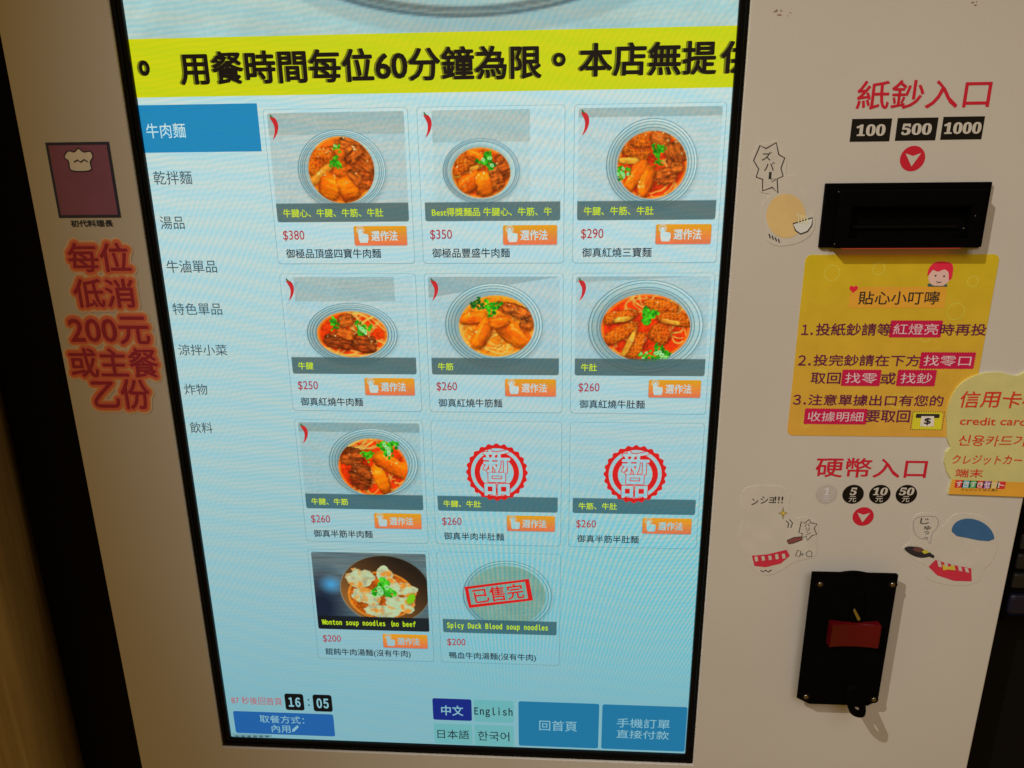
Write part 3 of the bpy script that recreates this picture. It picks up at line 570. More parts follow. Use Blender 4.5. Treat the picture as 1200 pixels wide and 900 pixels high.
for (r, c), (cap, price, title) in CARDS.items():
    dx, dz = (c - 1) * PITCH, -(r - 1) * ROW
    sh = lambda w: (w[0] + dx, w[1] + dz, w[2] + dx, w[3] + dz)
    cr = sh((cx0, z_cb, cx1, z_ct))
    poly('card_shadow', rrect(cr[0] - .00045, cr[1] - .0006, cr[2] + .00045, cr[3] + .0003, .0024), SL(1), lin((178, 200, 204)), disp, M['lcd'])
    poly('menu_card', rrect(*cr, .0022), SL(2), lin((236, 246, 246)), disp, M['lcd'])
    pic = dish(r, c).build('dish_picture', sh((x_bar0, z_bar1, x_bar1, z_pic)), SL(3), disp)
    # caption
    latin = r == 4
    zc = P(400, 253.3)[1] + dz
    if latin:
        w_ = 0.0815 if c == 1 else 0.0855
        text('caption_lettering', mono(cap), (x_bar0 + dx + 0.0036, zc - 0.0008, x_bar0 + dx + w_, zc + 0.0058), SL(5), lin((206, 240, 30)), disp, M['lcd'], 0.03, spacing=.56)
    else:
        text('caption_lettering', cap, (x_bar0 + dx + 0.0044, zc, 0.0059), SL(5), lin((214, 238, 24)), disp, M['lcd'], 0.012, 'em')
    pb = sh(box_px((331.5, 270.2, 357.5, 282.5)))
    text('price_lettering', price, pb, SL(5), lin((190, 62, 74)), disp, M['lcd'], 0.006)
    tz = P(400, 301.4)[1] + dz
    text('dish_name', title, (P(335.5, 297)[0] + dx, tz, 0.00695, .98), SL(5), lin((30, 44, 62)), disp, M['lcd'], 0.010, 'em')
    if r < 4 and not (r == 3 and c > 1):
        a, b_ = P(320.5, 137.5); hx, hz = a + dx, b_ + dz; k = u1
        body = [(hx - 4 * k, hz), (hx + 1.2 * k, hz - .4 * k), (hx + 4.2 * k, hz - 5 * k), (hx + 4.6 * k, hz - 11 * k), (hx + 2 * k, hz - 18 * k), (hx - 2.6 * k, hz - 23.5 * k), (hx - .4 * k, hz - 17 * k), (hx + .2 * k, hz - 10 * k), (hx - 1.6 * k, hz - 5 * k)]
        multi('chili_icon', [(smooth_closed(body, 4), SL(5), lin((214, 44, 50))), (stroke([(hx - 3.5 * k, hz + 2.6 * k), (hx - 2 * k, hz + .6 * k), (hx - .5 * k, hz - .6 * k)], 1.6 * k), SL(6), lin((60, 110, 50)))], disp, M['lcd'])
    if (r, c) != (4, 2):
        bb = sh(box_px((414.5, 265, 477.5, 287.3)))
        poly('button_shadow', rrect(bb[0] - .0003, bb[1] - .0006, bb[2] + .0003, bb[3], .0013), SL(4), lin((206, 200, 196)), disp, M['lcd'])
        pts = ccw(rrect(*bb, .0012)); cs = []
        for x, z in pts:
            t = (z - bb[1]) / (bb[3] - bb[1]); cs.append(tuple((1 - t) * a + t * b2 for a, b2 in zip(lin((250, 122, 84)), lin((240, 168, 20)))))
        mesh('option_button', [(x, SL(5), z) for x, z in pts], [list(range(len(pts)))], M['lcd'], disp, cs)
        text('button_lettering', '選作法', (bb[0] + .0121, bb[1] + .0031, bb[2] - .0066, bb[3] - .0033), SL(6), lin((255, 246, 240)), disp, M['lcd'], 0.02)
        ox, oz = bb[0] + .0012, bb[1] + .0006
        hand = [(2.2, 10), (2.2, 4.6), (3.2, 1.4), (9.2, 1.4), (10.0, 4), (10.0, 7.6), (8.6, 8.2), (7.0, 8.4), (5.2, 8.8), (5.2, 11.8), (3.8, 12.4), (2.6, 11.8)]
        multi('hand_icon', [([(ox + x * .00088, oz + z * .00088) for x, z in hand], SL(7), lin((255, 250, 244))),
                            (circ(ox + 3.8 * .00088, oz + 11.2 * .00088, .0028, 20), SL(6), lin((250, 214, 170))), (circ(ox + 3.8 * .00088, oz + 11.2 * .00088, .0017, 20), SL(6) - 3e-5, lin((246, 160, 60)))], disp, M['lcd'])
    if r == 3 and c > 1:                         # red "new dish" seal
        mx, mz = (x_bar0 + x_bar1) / 2 + dx, z_bar0 + dz + 0.0192; R = 0.0229; red = lin((226, 30, 30)); pale = lin((226, 240, 240))
        scal = [(mx + (R + .00075 * math.cos(24 * t)) * math.cos(t), mz + (R + .00075 * math.cos(24 * t)) * math.sin(t)) for t in np.linspace(0, 2 * math.pi, 192, endpoint=False)]
        multi('new_dish_seal', [(scal, SL(5), red), (circ(mx, mz, R * .86, 64), SL(6), pale), (circ(mx, mz, R * .74, 64), SL(7), red), (circ(mx, mz, R * .56, 64), SL(8), pale)], disp, M['lcd'])
        for s, w_ in (('新', (mx - .0098, mz + .0004, mx + .0098, mz + .0185)), ('品', (mx - .0092, mz - .0186, mx + .0092, mz - .0004))):
            text('seal_lettering', s, w_, SL(9), red, disp, M['lcd'], 0.0, spread=.0011, copies=12)
            text('seal_lettering', s, w_, SL(10), lin((240, 246, 246)), disp, M['lcd'], 0.0, spread=.00048, copies=8)
    if (r, c) == (4, 2):                         # sold out stamp
        mx, mz = x_bar0 + dx + .0462, z_bar0 + dz + .0240; red = lin((224, 28, 30)); a = math.radians(9.5)
        def rt(pts): return [(mx + x * math.cos(a) - z * math.sin(a), mz + x * math.sin(a) + z * math.cos(a)) for x, z in pts]
        hw, hh = .0262, .0098
        for q in ([(-hw, -hh), (hw, -hh), (hw, -hh + .0020), (-hw, -hh + .0028)], [(-hw, hh), (hw, hh), (hw, hh - .0020), (-hw, hh - .0023)], [(-hw, -hh + .0028), (-hw + .0024, -hh + .0028), (-hw + .0028, hh - .0023), (-hw, hh - .0023)], [(hw, -hh + .0020), (hw - .0036, -hh + .0020), (hw - .0034, hh - .0020), (hw, hh - .0020)]):
            poly('sold_out_stamp_frame', rt(q), SL(6), red, disp, M['lcd'])
        text('sold_out_lettering', '已售完', (mx - .0205, mz - .0066, mx + .0198, mz + .0068), SL(7), red, disp, M['lcd'], 0.012, rot=a)
# foot of the page
ltext('87 秒後回首頁', (270.5, 815.5, 331, 826.5), 3, (214, 84, 92), 0.0, 'countdown_lettering')
for s, b in (('16', (333, 812.3, 357.3, 832.4)), ('05', (366, 813.5, 390.3, 834))):
    w = box_px(b); lrect('clock_tile', w, 3, (10, 14, 18), .0022, world=True)
    text('clock_digits', mono(s), (w[0] + .0034, w[1] + .0038, w[2] - .0034, w[3] - .0040), SL(4), lin((250, 255, 255)), disp, M['lcd'], 0.03, spacing=.62)
for q in ((361.5, 819.8), (362.2, 826)): poly('clock_colon', circ(*P(*q), .0008, 12), SL(3), lin((40, 60, 60)), disp, M['lcd'])
def ui_button(b, col, lines, tcol, bold, r=.0018):
    w = box_px(b); lrect('page_button', w, 3, col, r, world=True)
    for s, tb in lines: ltext(s, tb, 4, tcol, bold, 'button_lettering', spacing=.56 if ord(s[0]) > 0xFF00 else 1.0)
ui_button((273, 832.8, 393, 862.8), (32, 104, 182), [('取餐方式：', (304, 837.5, 357, 848.2)), ('內用', (318, 848.8, 341, 858.5))], (226, 244, 250), 0.004)
multi('pencil_icon', [(pxpts([(342.5, 857.5), (343, 854), (348.5, 849.5), (350.5, 851.5), (345.5, 856.5)], 0), SL(4), lin((226, 244, 250)))], disp, M['lcd'])
lrect('status_strip', (272.5, 858.8, 319.5, 864.5), 5, (196, 214, 214)); 
for k in range(6): lrect('status_icon', (276 + 7 * k, 861.2, 280.5 + 7 * k, 863.4), 6, (110, 130, 134))
ui_button((506.6, 817.8, 553.2, 844.6), (18, 42, 140), [('中文', (517, 826, 543, 838.5))], (240, 250, 252), 0.012)
ui_button((555.2, 819.6, 602.2, 847), (146, 214, 214), [(mono('English'), (556, 828, 600.5, 841))], (40, 54, 62), 0.02)
ui_button((508.2, 847.2, 554.0, 872.2), (146, 214, 214), [('日本語', (512.5, 854.2, 550, 866))], (40, 54, 62), 0.004)
ui_button((555.8, 848.6, 602.4, 874.6), (146, 214, 214), [('한국어', (560, 856.2, 597, 868.5))], (40, 54, 62), 0.004)
ui_button((607.5, 821.4, 700.8, 876.8), (29, 126, 176), [('回首頁', (632, 843.5, 676, 857))], (230, 246, 250), 0.002)
ui_button((706, 825, 802, 880.6), (29, 126, 176), [('手機訂單', (723, 841, 784.5, 854)), ('直接付款', (722.5, 854.6, 783.5, 866.5))], (230, 246, 250), 0.002)

# ------------------------------------------------------------------ print on the steel panel
RED = ink((160, 22, 30)); BLK = (.0065, .006, .006); CREAM = (0.62, 0.61, 0.59)
def ptext(s, b, n, col, bold=0.0, name='printed_lettering', parent=None, mat=None, **kw):
    return text(name, s, box_px(b, FRONT), FL(n), col, parent or panel, mat or M['ink'], bold, **kw)
w = box_px((1006, 95, 1157.5, 126.6), FRONT)
ptext('紙鈔入口', (1006.5, 95, 1158, 126), 1, RED, 0.012)
for s, b in (('100', (998.6, 139.4, 1041.9, 165.6)), ('500', (1052, 138.3, 1095.8, 164.4)), ('1000', (1105.6, 136.9, 1149.8, 163.2))):
    w = box_px(b, FRONT); pl = poly('denomination_plate', [(w[0], w[1]), (w[2], w[1]), (w[2], w[3]), (w[0], w[3])], FL(1), BLK, panel, M['ink'])
    i = .0035 if s != '1000' else .0014
    text('denomination_digits', serif(s), (w[0] + i, w[1] + .0036, w[2] - i, w[3] - .0036), FL(2), CREAM, panel, M['ink'], 0.028)
def arrow_badge(px, py, rpx):
    x, z = P(px, py, FRONT); r = P(px + rpx, py, FRONT)[0] - x
    poly('arrow_badge', circ(x, z, r, 40), FL(1), RED, panel, M['ink'])
    poly('arrow_mark', [(x - .62 * r, z + .42 * r), (x, z + .20 * r), (x + .62 * r, z + .42 * r), (x, z - .62 * r)], FL(2), CREAM, panel, M['ink'])
arrow_badge(1069.2, 185.8, 14.7); arrow_badge(1011.4, 605.2, 12.4)
ptext('硬幣入口', (957.5, 536.2, 1084, 560.4), 1, RED, 0.014)
for s, px in (('1', 968.4), ('5', 999.6), ('10', 1030.9), ('50', 1062)):
    x, z = P(px, 579.2, FRONT); r = P(px + 12.6, 579, FRONT)[0] - x; faint = s == '1'
    poly('coin_badge', circ(x, z, r, 36), FL(1), ink((146, 128, 104)) if faint else BLK, panel, M['ink'])
    hw = .0021 if len(s) == 1 else .0050; tc = ink((166, 148, 128)) if faint else CREAM
    text('coin_digits', serif(s), (x - hw, z - .0005, x + hw, z + .0053), FL(2), tc, panel, M['ink'], 0.02, shear=.12)
    text('coin_lettering', '元', (x - .0026, z - .0060, x + .0026, z - .0014), FL(2), tc, panel, M['ink'], 0.01)
rng = random.Random(4)
for k in range(9):                               # paint chips near the head of the panel
    px, py = (904 + rng.uniform(0, 26), 13 + rng.uniform(-2, 6)) if k < 6 else (1135 + rng.uniform(0, 14), 1 + rng.uniform(0, 5))
    x, z = P(px, py, FRONT); s = rng.uniform(.0004, .0012)
    poly('paint_chip', [(x + s * rng.uniform(.5, 1.4) * math.cos(a), z + .6 * s * rng.uniform(.5, 1.3) * math.sin(a)) for a in np.linspace(0, 6.28, 8, endpoint=False)], FL(1), ink((120 + rng.randint(-20, 20), 90, 62)), panel, M['ink'])

# ------------------------------------------------------------------ banknote acceptor
bx0, bz0, bx1, bz1 = 0.2641, 1.3779, 0.3677, 1.4190
bm = bmesh.new(); add_box(bm, bx0, bx1, FRONT - .0030, FRONT + .0005, bz0, bz1, .0006)
acc = bm_mesh('banknote_acceptor', bm, M['black'], kiosk); acc['label'] = 'black banknote acceptor with a red glow under its hood'
bm = bmesh.new()                                  # hood round the note slot: four walls round a recess
hx0, hx1, hz0, hz1 = bx0 + .0070, bx1 - .0062, bz0 + .0004, bz1 - .0045; yf = FRONT - .0110
for a in ((hx0, hx1, yf, FRONT - .0028, hz0, hz0 + .006), (hx0, hx1, yf, FRONT - .0028, hz1 - .010, hz1), (hx0, hx0 + .008, yf, FRONT - .0028, hz0 + .006, hz1 - .010), (hx1 - .008, hx1, yf, FRONT - .0028, hz0 + .006, hz1 - .010)): add_box(bm, *a, .0005)
bm_mesh('hood', bm, M['black'], acc)
bm = bmesh.new(); add_box(bm, hx0 + .012, hx1 - .012, FRONT - .0050, FRONT - .0028, hz0 + .012, hz0 + .0140, .0003); bm_mesh('note_slot_lip', bm, M['gloss'], acc)
bm = bmesh.new(); add_box(bm, hx0 + .006, hx1 - .010, FRONT - .0090, FRONT - .0028, bz0 - .0002, bz0 + .0008); bm_mesh('indicator_light', bm, M['led'], acc)
for q in ((1143, 253), (1129.5, 267.5), (983, 225), (978, 286)):
    x, z = P(*q, yf); bm = bmesh.new(); bmesh.ops.create_uvsphere(bm, u_segments=10, v_segments=6, radius=.0004, matrix=Matrix.Translation((x, yf, z)) @ Matrix.Diagonal((1, .5, 1, 1))); bm_mesh('rivet', bm, M['steel'], acc, True)

# ------------------------------------------------------------------ coin acceptor
gx0, gx1, gz0, gz1 = 0.2818, 0.3442, 1.0232, 1.1410; YC = FRONT - .0120
ch = .0052
out = [(gx0, gz0 + ch), (gx0 + .0100, gz0), (gx1 - .0075, gz0), (gx1, gz0 + .0055), (gx1 + .0002, gz1 - .0015), (gx1 - .0015, gz1)]
out += [(x, gz1 + .0014 * math.sin(math.pi * (x - .302) / .020)) for x in np.linspace(.322, .302, 9)] + [(gx0 - .0002, gz1)]
bm = bmesh.new(); add_prism(bm, ccw(out), YC, FRONT + .0005, .0012)
gcx, gcz = (gx0 + gx1) / 2, (gz0 + gz1) / 2
for q in bm.verts:                                # the housing draws in towards the panel
    if q.co.y > FRONT: q.co.x = gcx + (q.co.x - gcx) * (1 - .0065 / (gx1 - gcx)); q.co.z = gcz + (q.co.z - gcz) * (1 - .0075 / (gz1 - gcz))
coin = bm_mesh('coin_acceptor', bm, M['black'], kiosk); coin['label'] = 'black coin acceptor with red return button and drop lever'
for q in ((961, 684.5), (1046, 685), (944.5, 816.3), (1024, 819.5)):
    x, z = P(*q, YC)
    bm = bmesh.new(); bmesh.ops.create_cone(bm, cap_ends=True, segments=20, radius1=.0034, radius2=.0034, depth=.0005, matrix=Matrix.Translation((x, YC - .00015, z)) @ Matrix.Rotation(math.pi / 2, 4, 'X'))
    bm_mesh('screw_recess', bm, M['gloss'], coin)
    bm = bmesh.new(); bmesh.ops.create_uvsphere(bm, u_segments=16, v_segments=8, radius=.0018, matrix=Matrix.Translation((x, YC - .0004, z)) @ Matrix.Diagonal((1, .35, 1, 1)))
    o = bm_mesh('screw', bm, M['steel'], coin, True)
# funnel-shaped coin entry with a steel lip
ex, ez = P(1004, 716, YC)
bm = bmesh.new()
add_prism(bm, ccw([(ex - .0030, ez + .017), (ex + .0030, ez + .017), (ex + .0052, ez - .006), (ex + .0040, ez - .0085), (ex - .0040, ez - .0085), (ex - .0052, ez - .006)]), YC - .0022, YC + .0005, .0012)
bm_mesh('coin_entry', bm, M['black'], coin)
bm = bmesh.new(); add_prism(bm, ccw(pxpts([(1000, 716), (1001.8, 713), (1008.5, 725), (1007.5, 728), (1005, 727)], YC - .003)), YC - .0029, YC - .0018, .0003); bm_mesh('slot_lip', bm, M['chrome'], coin)
# red return button, concave face
rx0, rz0, rx1, rz1 = box_px((973.5, 729.5, 1028, 758.5), YC - .004)
bm = bmesh.new(); n = 14
cols = []
for i in range(n + 1):
    t = i / n; x = rx0 + t * (rx1 - rx0); dip = .0042 * (1 - (2 * t - 1) ** 2); sag = .0016 * (1 - (2 * t - 1) ** 2)
    cols.append([bm.verts.new((x, YC - .0066 + dip, rz1 - sag)), bm.verts.new((x, YC - .0066 + dip, rz0 - sag)), bm.verts.new((x, YC + .0005, rz0 - sag)), bm.verts.new((x, YC + .0005, rz1 - sag))])
for i in range(n):
    for k in range(4): bm.faces.new((cols[i][k], cols[i][(k + 1) % 4], cols[i + 1][(k + 1) % 4], cols[i + 1][k]))
bm.faces.new(cols[0][::-1]); bm.faces.new(cols[-1]); bmesh.ops.recalc_face_normals(bm, faces=bm.faces[:])
bmesh.ops.bevel(bm, geom=[e for e in bm.edges if e.calc_face_angle(0) > .9], offset=.0008, segments=2, affect='EDGES')
bm_mesh('return_button', bm, M['red'], coin, False)
# drop lever: a looped tongue that stands out of the face and points down
base = Vector((P(1001, 812, YC)[0], YC + .001, P(1001, 812, YC)[1])); tip = Vector((0.3192, -0.0410, 1.0337))
d = (tip - base); Ln = d.length; d.normalize(); side = Vector((1, 0, 0)); side = (side - d * side.dot(d)).normalized(); nrm = d.cross(side)
def loop_pts(hw, l0, l1, k=12):
    pts = [(-hw * 1.35, l0), (hw * 1.35, l0)] + [(hw * math.cos(a), l1 - hw + hw * math.sin(a)) for a in np.linspace(0, math.pi, k)]
    return pts
o_pts = loop_pts(.0058, 0, Ln); i_pts = [(.0017, .014), (.0017, Ln - .0062)] + [(.0017 * math.cos(a), Ln - .0062 + .0017 * math.sin(a)) for a in np.linspace(.3, math.pi - .3, 6)] + [(-.0017, Ln - .0062), (-.0017, .014)]
tri = tessellate_polygon([[Vector((a, b, 0)) for a, b in o_pts], [Vector((a, b, 0)) for a, b in i_pts]])
allp = o_pts + i_pts; bm = bmesh.new(); th = .0016
A = [bm.verts.new(base + side * a + d * b + nrm * th) for a, b in allp]; B = [bm.verts.new(base + side * a + d * b - nrm * th) for a, b in allp]
for t in tri:
    bm.faces.new([A[i] for i in t]); bm.faces.new([B[i] for i in t[::-1]])
no = len(o_pts)
for s0, s1 in ((0, no), (no, len(allp))):
    for i in range(s0, s1):
        j = s0 + (i + 1 - s0) % (s1 - s0); bm.faces.new((A[i], A[j], B[j], B[i]))
bmesh.ops.recalc_face_normals(bm, faces=bm.faces[:]); bm_mesh('drop_lever', bm, M['black'], coin)
bm = bmesh.new(); bmesh.ops.create_cone(bm, cap_ends=True, segments=24, radius1=.0072, radius2=.0060, depth=.0026, matrix=Matrix.Translation((base.x, YC - .0012, base.z)) @ Matrix.Rotation(math.pi / 2, 4, 'X')); bm_mesh('lever_boss', bm, M['black'], coin)

# ================================================================== stickers
def sticker(name, label, px_pts, n, col, cat='sticker', thick=.0003, smooth=True, group=None, mat=None, base=FRONT):
    pts = pxpts(px_pts, FRONT); c = (sum(p[0] for p in pts) / len(pts), min(p[1] for p in pts))
    t = thing(name, label, cat, (c[0], base, c[1]), group)
    if smooth: pts = smooth_closed(pts, 5)
    poly('base', pts, FRONT - thick, col, t, mat or M['paper'], thick)
    return t
YS = FRONT - .0003
def stext(t, s, b, col, bold=0.0, n=1, name='lettering', **kw): return text(name, s, box_px(b, YS), YS - .00012 * n, col, t, M['paper'], bold, **kw)
def sshape(t, name, pts, col, n=1): return poly(name, pxpts(pts, YS), YS - .00012 * n, col, t, M['paper'])
def sline(t, name, pts, wpx, col, n=2, taper=False):
    k = P(1001, 500, YS)[0] - P(1000, 500, YS)[0]; return poly(name, stroke(pxpts(pts, YS), wpx * k, taper), YS - .00012 * n, col, t, M['paper'])
WHITE = (.635, .625, .605); DK = ink((34, 28, 26))

# yellow reminder notice
nb = box_px((945, 298.4, 1170, 510.6), FRONT); nx0, nx1, nz0, nz1 = 0.2567, 0.3818, 1.2444, 1.3730
notice = thing('instruction_notice', 'yellow instruction notice with three numbered lines under the banknote slot', 'notice', (.319, FRONT, nz0))
pts = ccw(rrect(nx0, nz0, nx1, nz1, .0042, 6)); yt, yb = ink((168, 134, 18)), ink((176, 122, 40))
bm = bmesh.new(); add_prism(bm, pts, YS, FRONT)
v = [tuple(q.co) for q in bm.verts]; bm.verts.index_update(); f = [[q.index for q in w.verts] for w in bm.faces]; bm.free()
cs = []
for q in v:
    t = min(1, max(0, (q[2] - nz0) / (nz1 - nz0) * 1.8 - .05)); cs.append(tuple(a * t + b * (1 - t) for a, b in zip(yt, yb)))
mesh('base', v, f, M['paper'], notice, cs)
for (px, py, r) in ((1052, 470, 9), (1080, 440, 7), (1120, 365, 10), (960, 440, 8), (975, 320, 9), (1140, 330, 6), (1030, 315, 7), (945, 495, 6), (1085, 395, 6)):
    ring('bubble_print', circ(*P(px, py, YS), r * .00056, 28), .0007, YS - .00005, tuple(a * .5 + .45 * b for a, b in zip(yt, ink((214, 180, 60)))), notice, M['paper'])
PUR = ink((84, 18, 44)); CRIM = ink((160, 18, 46)); PINKW = ink((196, 150, 140))
poly('title_plate', rrect(*box_px((997, 336.2, 1106, 361), YS), .0016), YS - .0001, ink((188, 122, 32)), notice, M['paper'])
stext(notice, '貼心小叮嚀', (1007, 341.2, 1099.5, 356.8), DK, .006, 2)
hx, hz = P(1000, 338.5, YS); k = .00028
sshape_heart = [(hx + k * 16 * math.sin(t) ** 3 * .62, hz + k * .62 * (13 * math.cos(t) - 5 * math.cos(2 * t) - 2 * math.cos(3 * t) - math.cos(4 * t))) for t in np.linspace(0, 2 * math.pi, 30, endpoint=False)]
poly('heart_print', sshape_heart, YS - .0003, ink((196, 26, 40)), notice, M['paper'])
# child's head printed on the notice
kx, kz = P(1101, 324, YS); q = .00055
multi('child_head_print', [(circ(kx, kz - .5 * q, 13.0 * q, 28, 11.5 * q), YS - .0001, ink((206, 140, 112))), (smooth_closed([(kx - 14.5 * q, kz + 1 * q), (kx - 14 * q, kz + 10 * q), (kx - 8 * q, kz + 17 * q), (kx + 3 * q, kz + 18 * q), (kx + 13 * q, kz + 14 * q), (kx + 14.5 * q, kz - 1 * q), (kx + 11.5 * q, kz - 4 * q), (kx + 9.5 * q, kz + 5 * q), (kx + 4 * q, kz + 8.5 * q), (kx - 3 * q, kz + 6 * q), (kx - 9 * q, kz + 8 * q), (kx - 12.5 * q, kz + 3 * q)], 4), YS - .0002, ink((190, 30, 44))),
      (circ(kx - 5 * q, kz + 1 * q, 1.1 * q, 10), YS - .0003, DK), (circ(kx + 5 * q, kz + .5 * q, 1.1 * q, 10), YS - .0003, DK), (stroke([(kx - 3 * q, kz - 6 * q), (kx, kz - 7.4 * q), (kx + 3 * q, kz - 6.4 * q)], .9 * q), YS - .0003, DK), ([(kx - 13 * q, kz - 10 * q), (kx - 11 * q, kz - 8 * q), (kx - 6 * q, kz - 11 * q), (kx + 6 * q, kz - 11.5 * q), (kx + 9 * q, kz - 8.5 * q), (kx + 11 * q, kz - 12 * q), (kx - 12 * q, kz - 12 * q)], YS - .0003, ink((40, 70, 60)))], notice, M['paper'])
def scallop(b):
    x0, z0, x1, z1 = box_px(b, YS); r = .00052; out = []
    def side(ax, az, bx, bz):
        L = math.hypot(bx - ax, bz - az); n = max(3, round(L / .0019)); tx, tz = (bx - ax) / L, (bz - az) / L
        for i in range(n * 6):
            s = i / (n * 6) * L; h = r * abs(math.sin(math.pi * n * s / L)); out.append((ax + tx * s + tz * h, az + tz * s - tx * h))
    side(x0, z0, x1, z0); side(x1, z0, x1, z1); side(x1, z1, x0, z1); side(x0, z1, x0, z0)
    return out
for s, b in ((mono('1.'), (940, 380.5, 952, 392.2)), ('投紙鈔請等', (957, 378.8, 1043.5, 393.2)), ('時再投', (1102.5, 379.4, 1154.5, 393)), (mono('2.'), (936, 416.3, 949.5, 428)), ('投完鈔請在下方', (954, 415.4, 1077, 429)),
             ('取回', (951, 436.6, 984, 449.6)), ('或', (1033, 436.5, 1048.5, 450.2)), (mono('3.'), (930, 462.5, 944, 474)), ('注意單據出口有您的', (948, 462, 1104, 476)), ('要取回', (1015.8, 480.6, 1065, 494.8))):
    stext(notice, s, b, PUR, .012, 2, spacing=.62 if ord(s[0]) > 0xFF00 else 1.0)
for s, b in (('紅燈亮', (1044.5, 376, 1101.5, 395)), ('找零口', (1080, 413.2, 1140, 431.8)), ('找零', (988, 433.6, 1030, 452)), ('找鈔', (1053, 433.8, 1094.5, 452.2)), ('收據明細', (944, 479, 1014, 497))):
    poly('highlight_print', scallop(b), YS - .0001, CRIM, notice, M['paper']); stext(notice, s, (b[0] + 3.2, b[1] + 3.2, b[2] - 3.2, b[3] - 2.8), PINKW, 0.0, 2)
bx = box_px((1070, 482.5, 1103.5, 503.5), YS)
sshape(notice, 'receipt_ground', [(1070, 482.5), (1104.4, 482.8), (1103, 503.8), (1068.5, 503.2)], ink((176, 156, 30)))
for i in range(44):                               # dashed frame of the receipt picture
    t = i / 44 * 2 * ((bx[2] - bx[0]) + (bx[3] - bx[1])); Wd, Hd = bx[2] - bx[0], bx[3] - bx[1]
    if t < Wd: q = (bx[0] + t, bx[1])
    elif t < Wd + Hd: q = (bx[2], bx[1] + t - Wd)
    elif t < 2 * Wd + Hd: q = (bx[2] - (t - Wd - Hd), bx[3])
    else: q = (bx[0], bx[3] - (t - 2 * Wd - Hd))
    poly('dash_print', circ(*q, .00036, 8), YS - .0002, DK, notice, M['paper'])
multi('receipt_print', [(rrect(*box_px((1073.5, 484.8, 1100.5, 489.8), YS), .0006), YS - .0002, DK), (pxpts([(1079.5, 487.5), (1094.5, 487.5), (1094, 500), (1091.5, 498.6), (1089, 500.4), (1086.5, 498.8), (1084, 500.4), (1081, 498.8), (1078, 500)], YS), YS - .0003, ink((190, 182, 166)))], notice, M['paper'])
stext(notice, '$', (1083.4, 489.6, 1089.6, 497.4), DK, .03, 4)

# framed chef sticker on the left strip (the printed mascot is left out)
yk = lambda c: inkl(c)
YSL = YS
chef = thing('framed_sticker', 'small square maroon sticker with black border and white chef hat', 'sticker', (-.2355, FRONT, 1.3950))
fr = (-.2580, 1.4005, -.2130, 1.4506)
poly('base', [(fr[0], fr[1]), (fr[2], fr[1]), (fr[2], fr[3]), (fr[0], fr[3])], YS, inkl((22, 18, 14)), chef, M['paper'], .0003)
e_ = .0019
poly('picture_ground', [(fr[0] + e_, fr[1] + e_), (fr[2] - e_, fr[1] + e_), (fr[2] - e_, fr[3] - e_), (fr[0] + e_, fr[3] - e_)], YS - .0001, inkl((74, 34, 26)), chef, M['paper'])
hat = smooth_closed(pxpts([(83, 199), (80.5, 189), (75.5, 184), (80, 177), (87, 178), (92, 174), (98, 178), (106, 177.5), (109, 184), (106, 190), (107, 199), (95, 201)], YS), 5)
poly('hat_print', hat, YS - .0002, inkl((150, 122, 76)), chef, M['paper']); ring('hat_outline', hat, .0008, YS - .0003, inkl((24, 18, 12)), chef, M['paper'])
sline(chef, 'hat_crease', [(87, 190), (91, 187.5), (95, 190), (99, 187), (103, 189.5)], 1.4, inkl((24, 18, 12)), 4)
text('lettering', '初代料理長', (P(83, 262, YS)[0], P(110, 265.5, YS)[1], P(132, 262, YS)[0], P(110, 258.0, YS)[1]), YS, inkl((26, 20, 14)), chef, M['paper'], .03)

# red minimum-charge lettering stuck on the left strip
mini = thing('minimum_charge_lettering', 'dark red cut-out lettering with orange outline on the left strip', 'lettering', (-.232, FRONT, 1.275))
for s, b in (('每位', (77.5, 285, 154.5, 318)), ('低消', (84, 327, 160, 360)), ('200元', (79, 371, 177, 403)), ('或主餐', (79.5, 408, 187.5, 442)), ('乙份', (106.5, 444, 178, 479))):
    rc = box_px(b, YS)
    for sp, n, col, cp in ((.0040, 0, (124, 88, 46), 16), (.0030, .5, (142, 68, 22), 14), (.0018, 1, (136, 46, 18), 12)):
        text('outline_foil', s, rc, YS - .00025 * n, inkl(col), mini, M['paper'], .02, spread=sp, copies=cp)
    text('lettering', s, rc, YS - .0006, inkl((88, 14, 12)), mini, M['paper'], .012, copies=8)

# die-cut stickers: props and sound words kept, the printed characters left out
s1 = sticker('noodle_sticker', 'tan die-cut sticker with jagged speech balloon and noodle bowl beside the banknote slot', [(881, 190), (887, 171), (900, 168), (911, 165), (921, 184), (922, 205), (934, 205), (942, 222), (948, 236), (955, 255), (953, 270), (944, 280), (930, 286), (912, 288), (899, 282), (897, 268), (892, 252), (894, 238), (902, 228), (890, 224), (884, 208)], 1, WHITE)
sshape(s1, 'plain_print', [(a * 1.0, b) for a, b in [(898 + 23 + 23 * math.cos(t), 253 + 26 * math.sin(t)) for t in np.linspace(0, 6.28, 36, endpoint=False)]], ink((176, 138, 78)))
brst = [(883, 188), (890.5, 170.5), (897.5, 174), (909.5, 167), (912.5, 181), (919.5, 185), (915, 197), (917.5, 206.5), (910.5, 209.5), (911.5, 226), (905, 219.5), (893.5, 223.5), (893.5, 210), (886, 207.5), (889, 198)]
ring('balloon_outline', pxpts(brst, YS), .0007, YS - .0002, DK, s1, M['paper'])
for s, b in (('ズ', (893, 178, 903.5, 188)), ('バ', (896, 190, 907, 200)), ('ー', (901.3, 201, 903.4, 210)), ('ッ', (903, 209, 909, 213))): stext(s1, s, b, DK, .0, 2)
bowl = [(929, 262), (952, 255), (951, 264), (946, 271), (938, 274), (932, 270)]
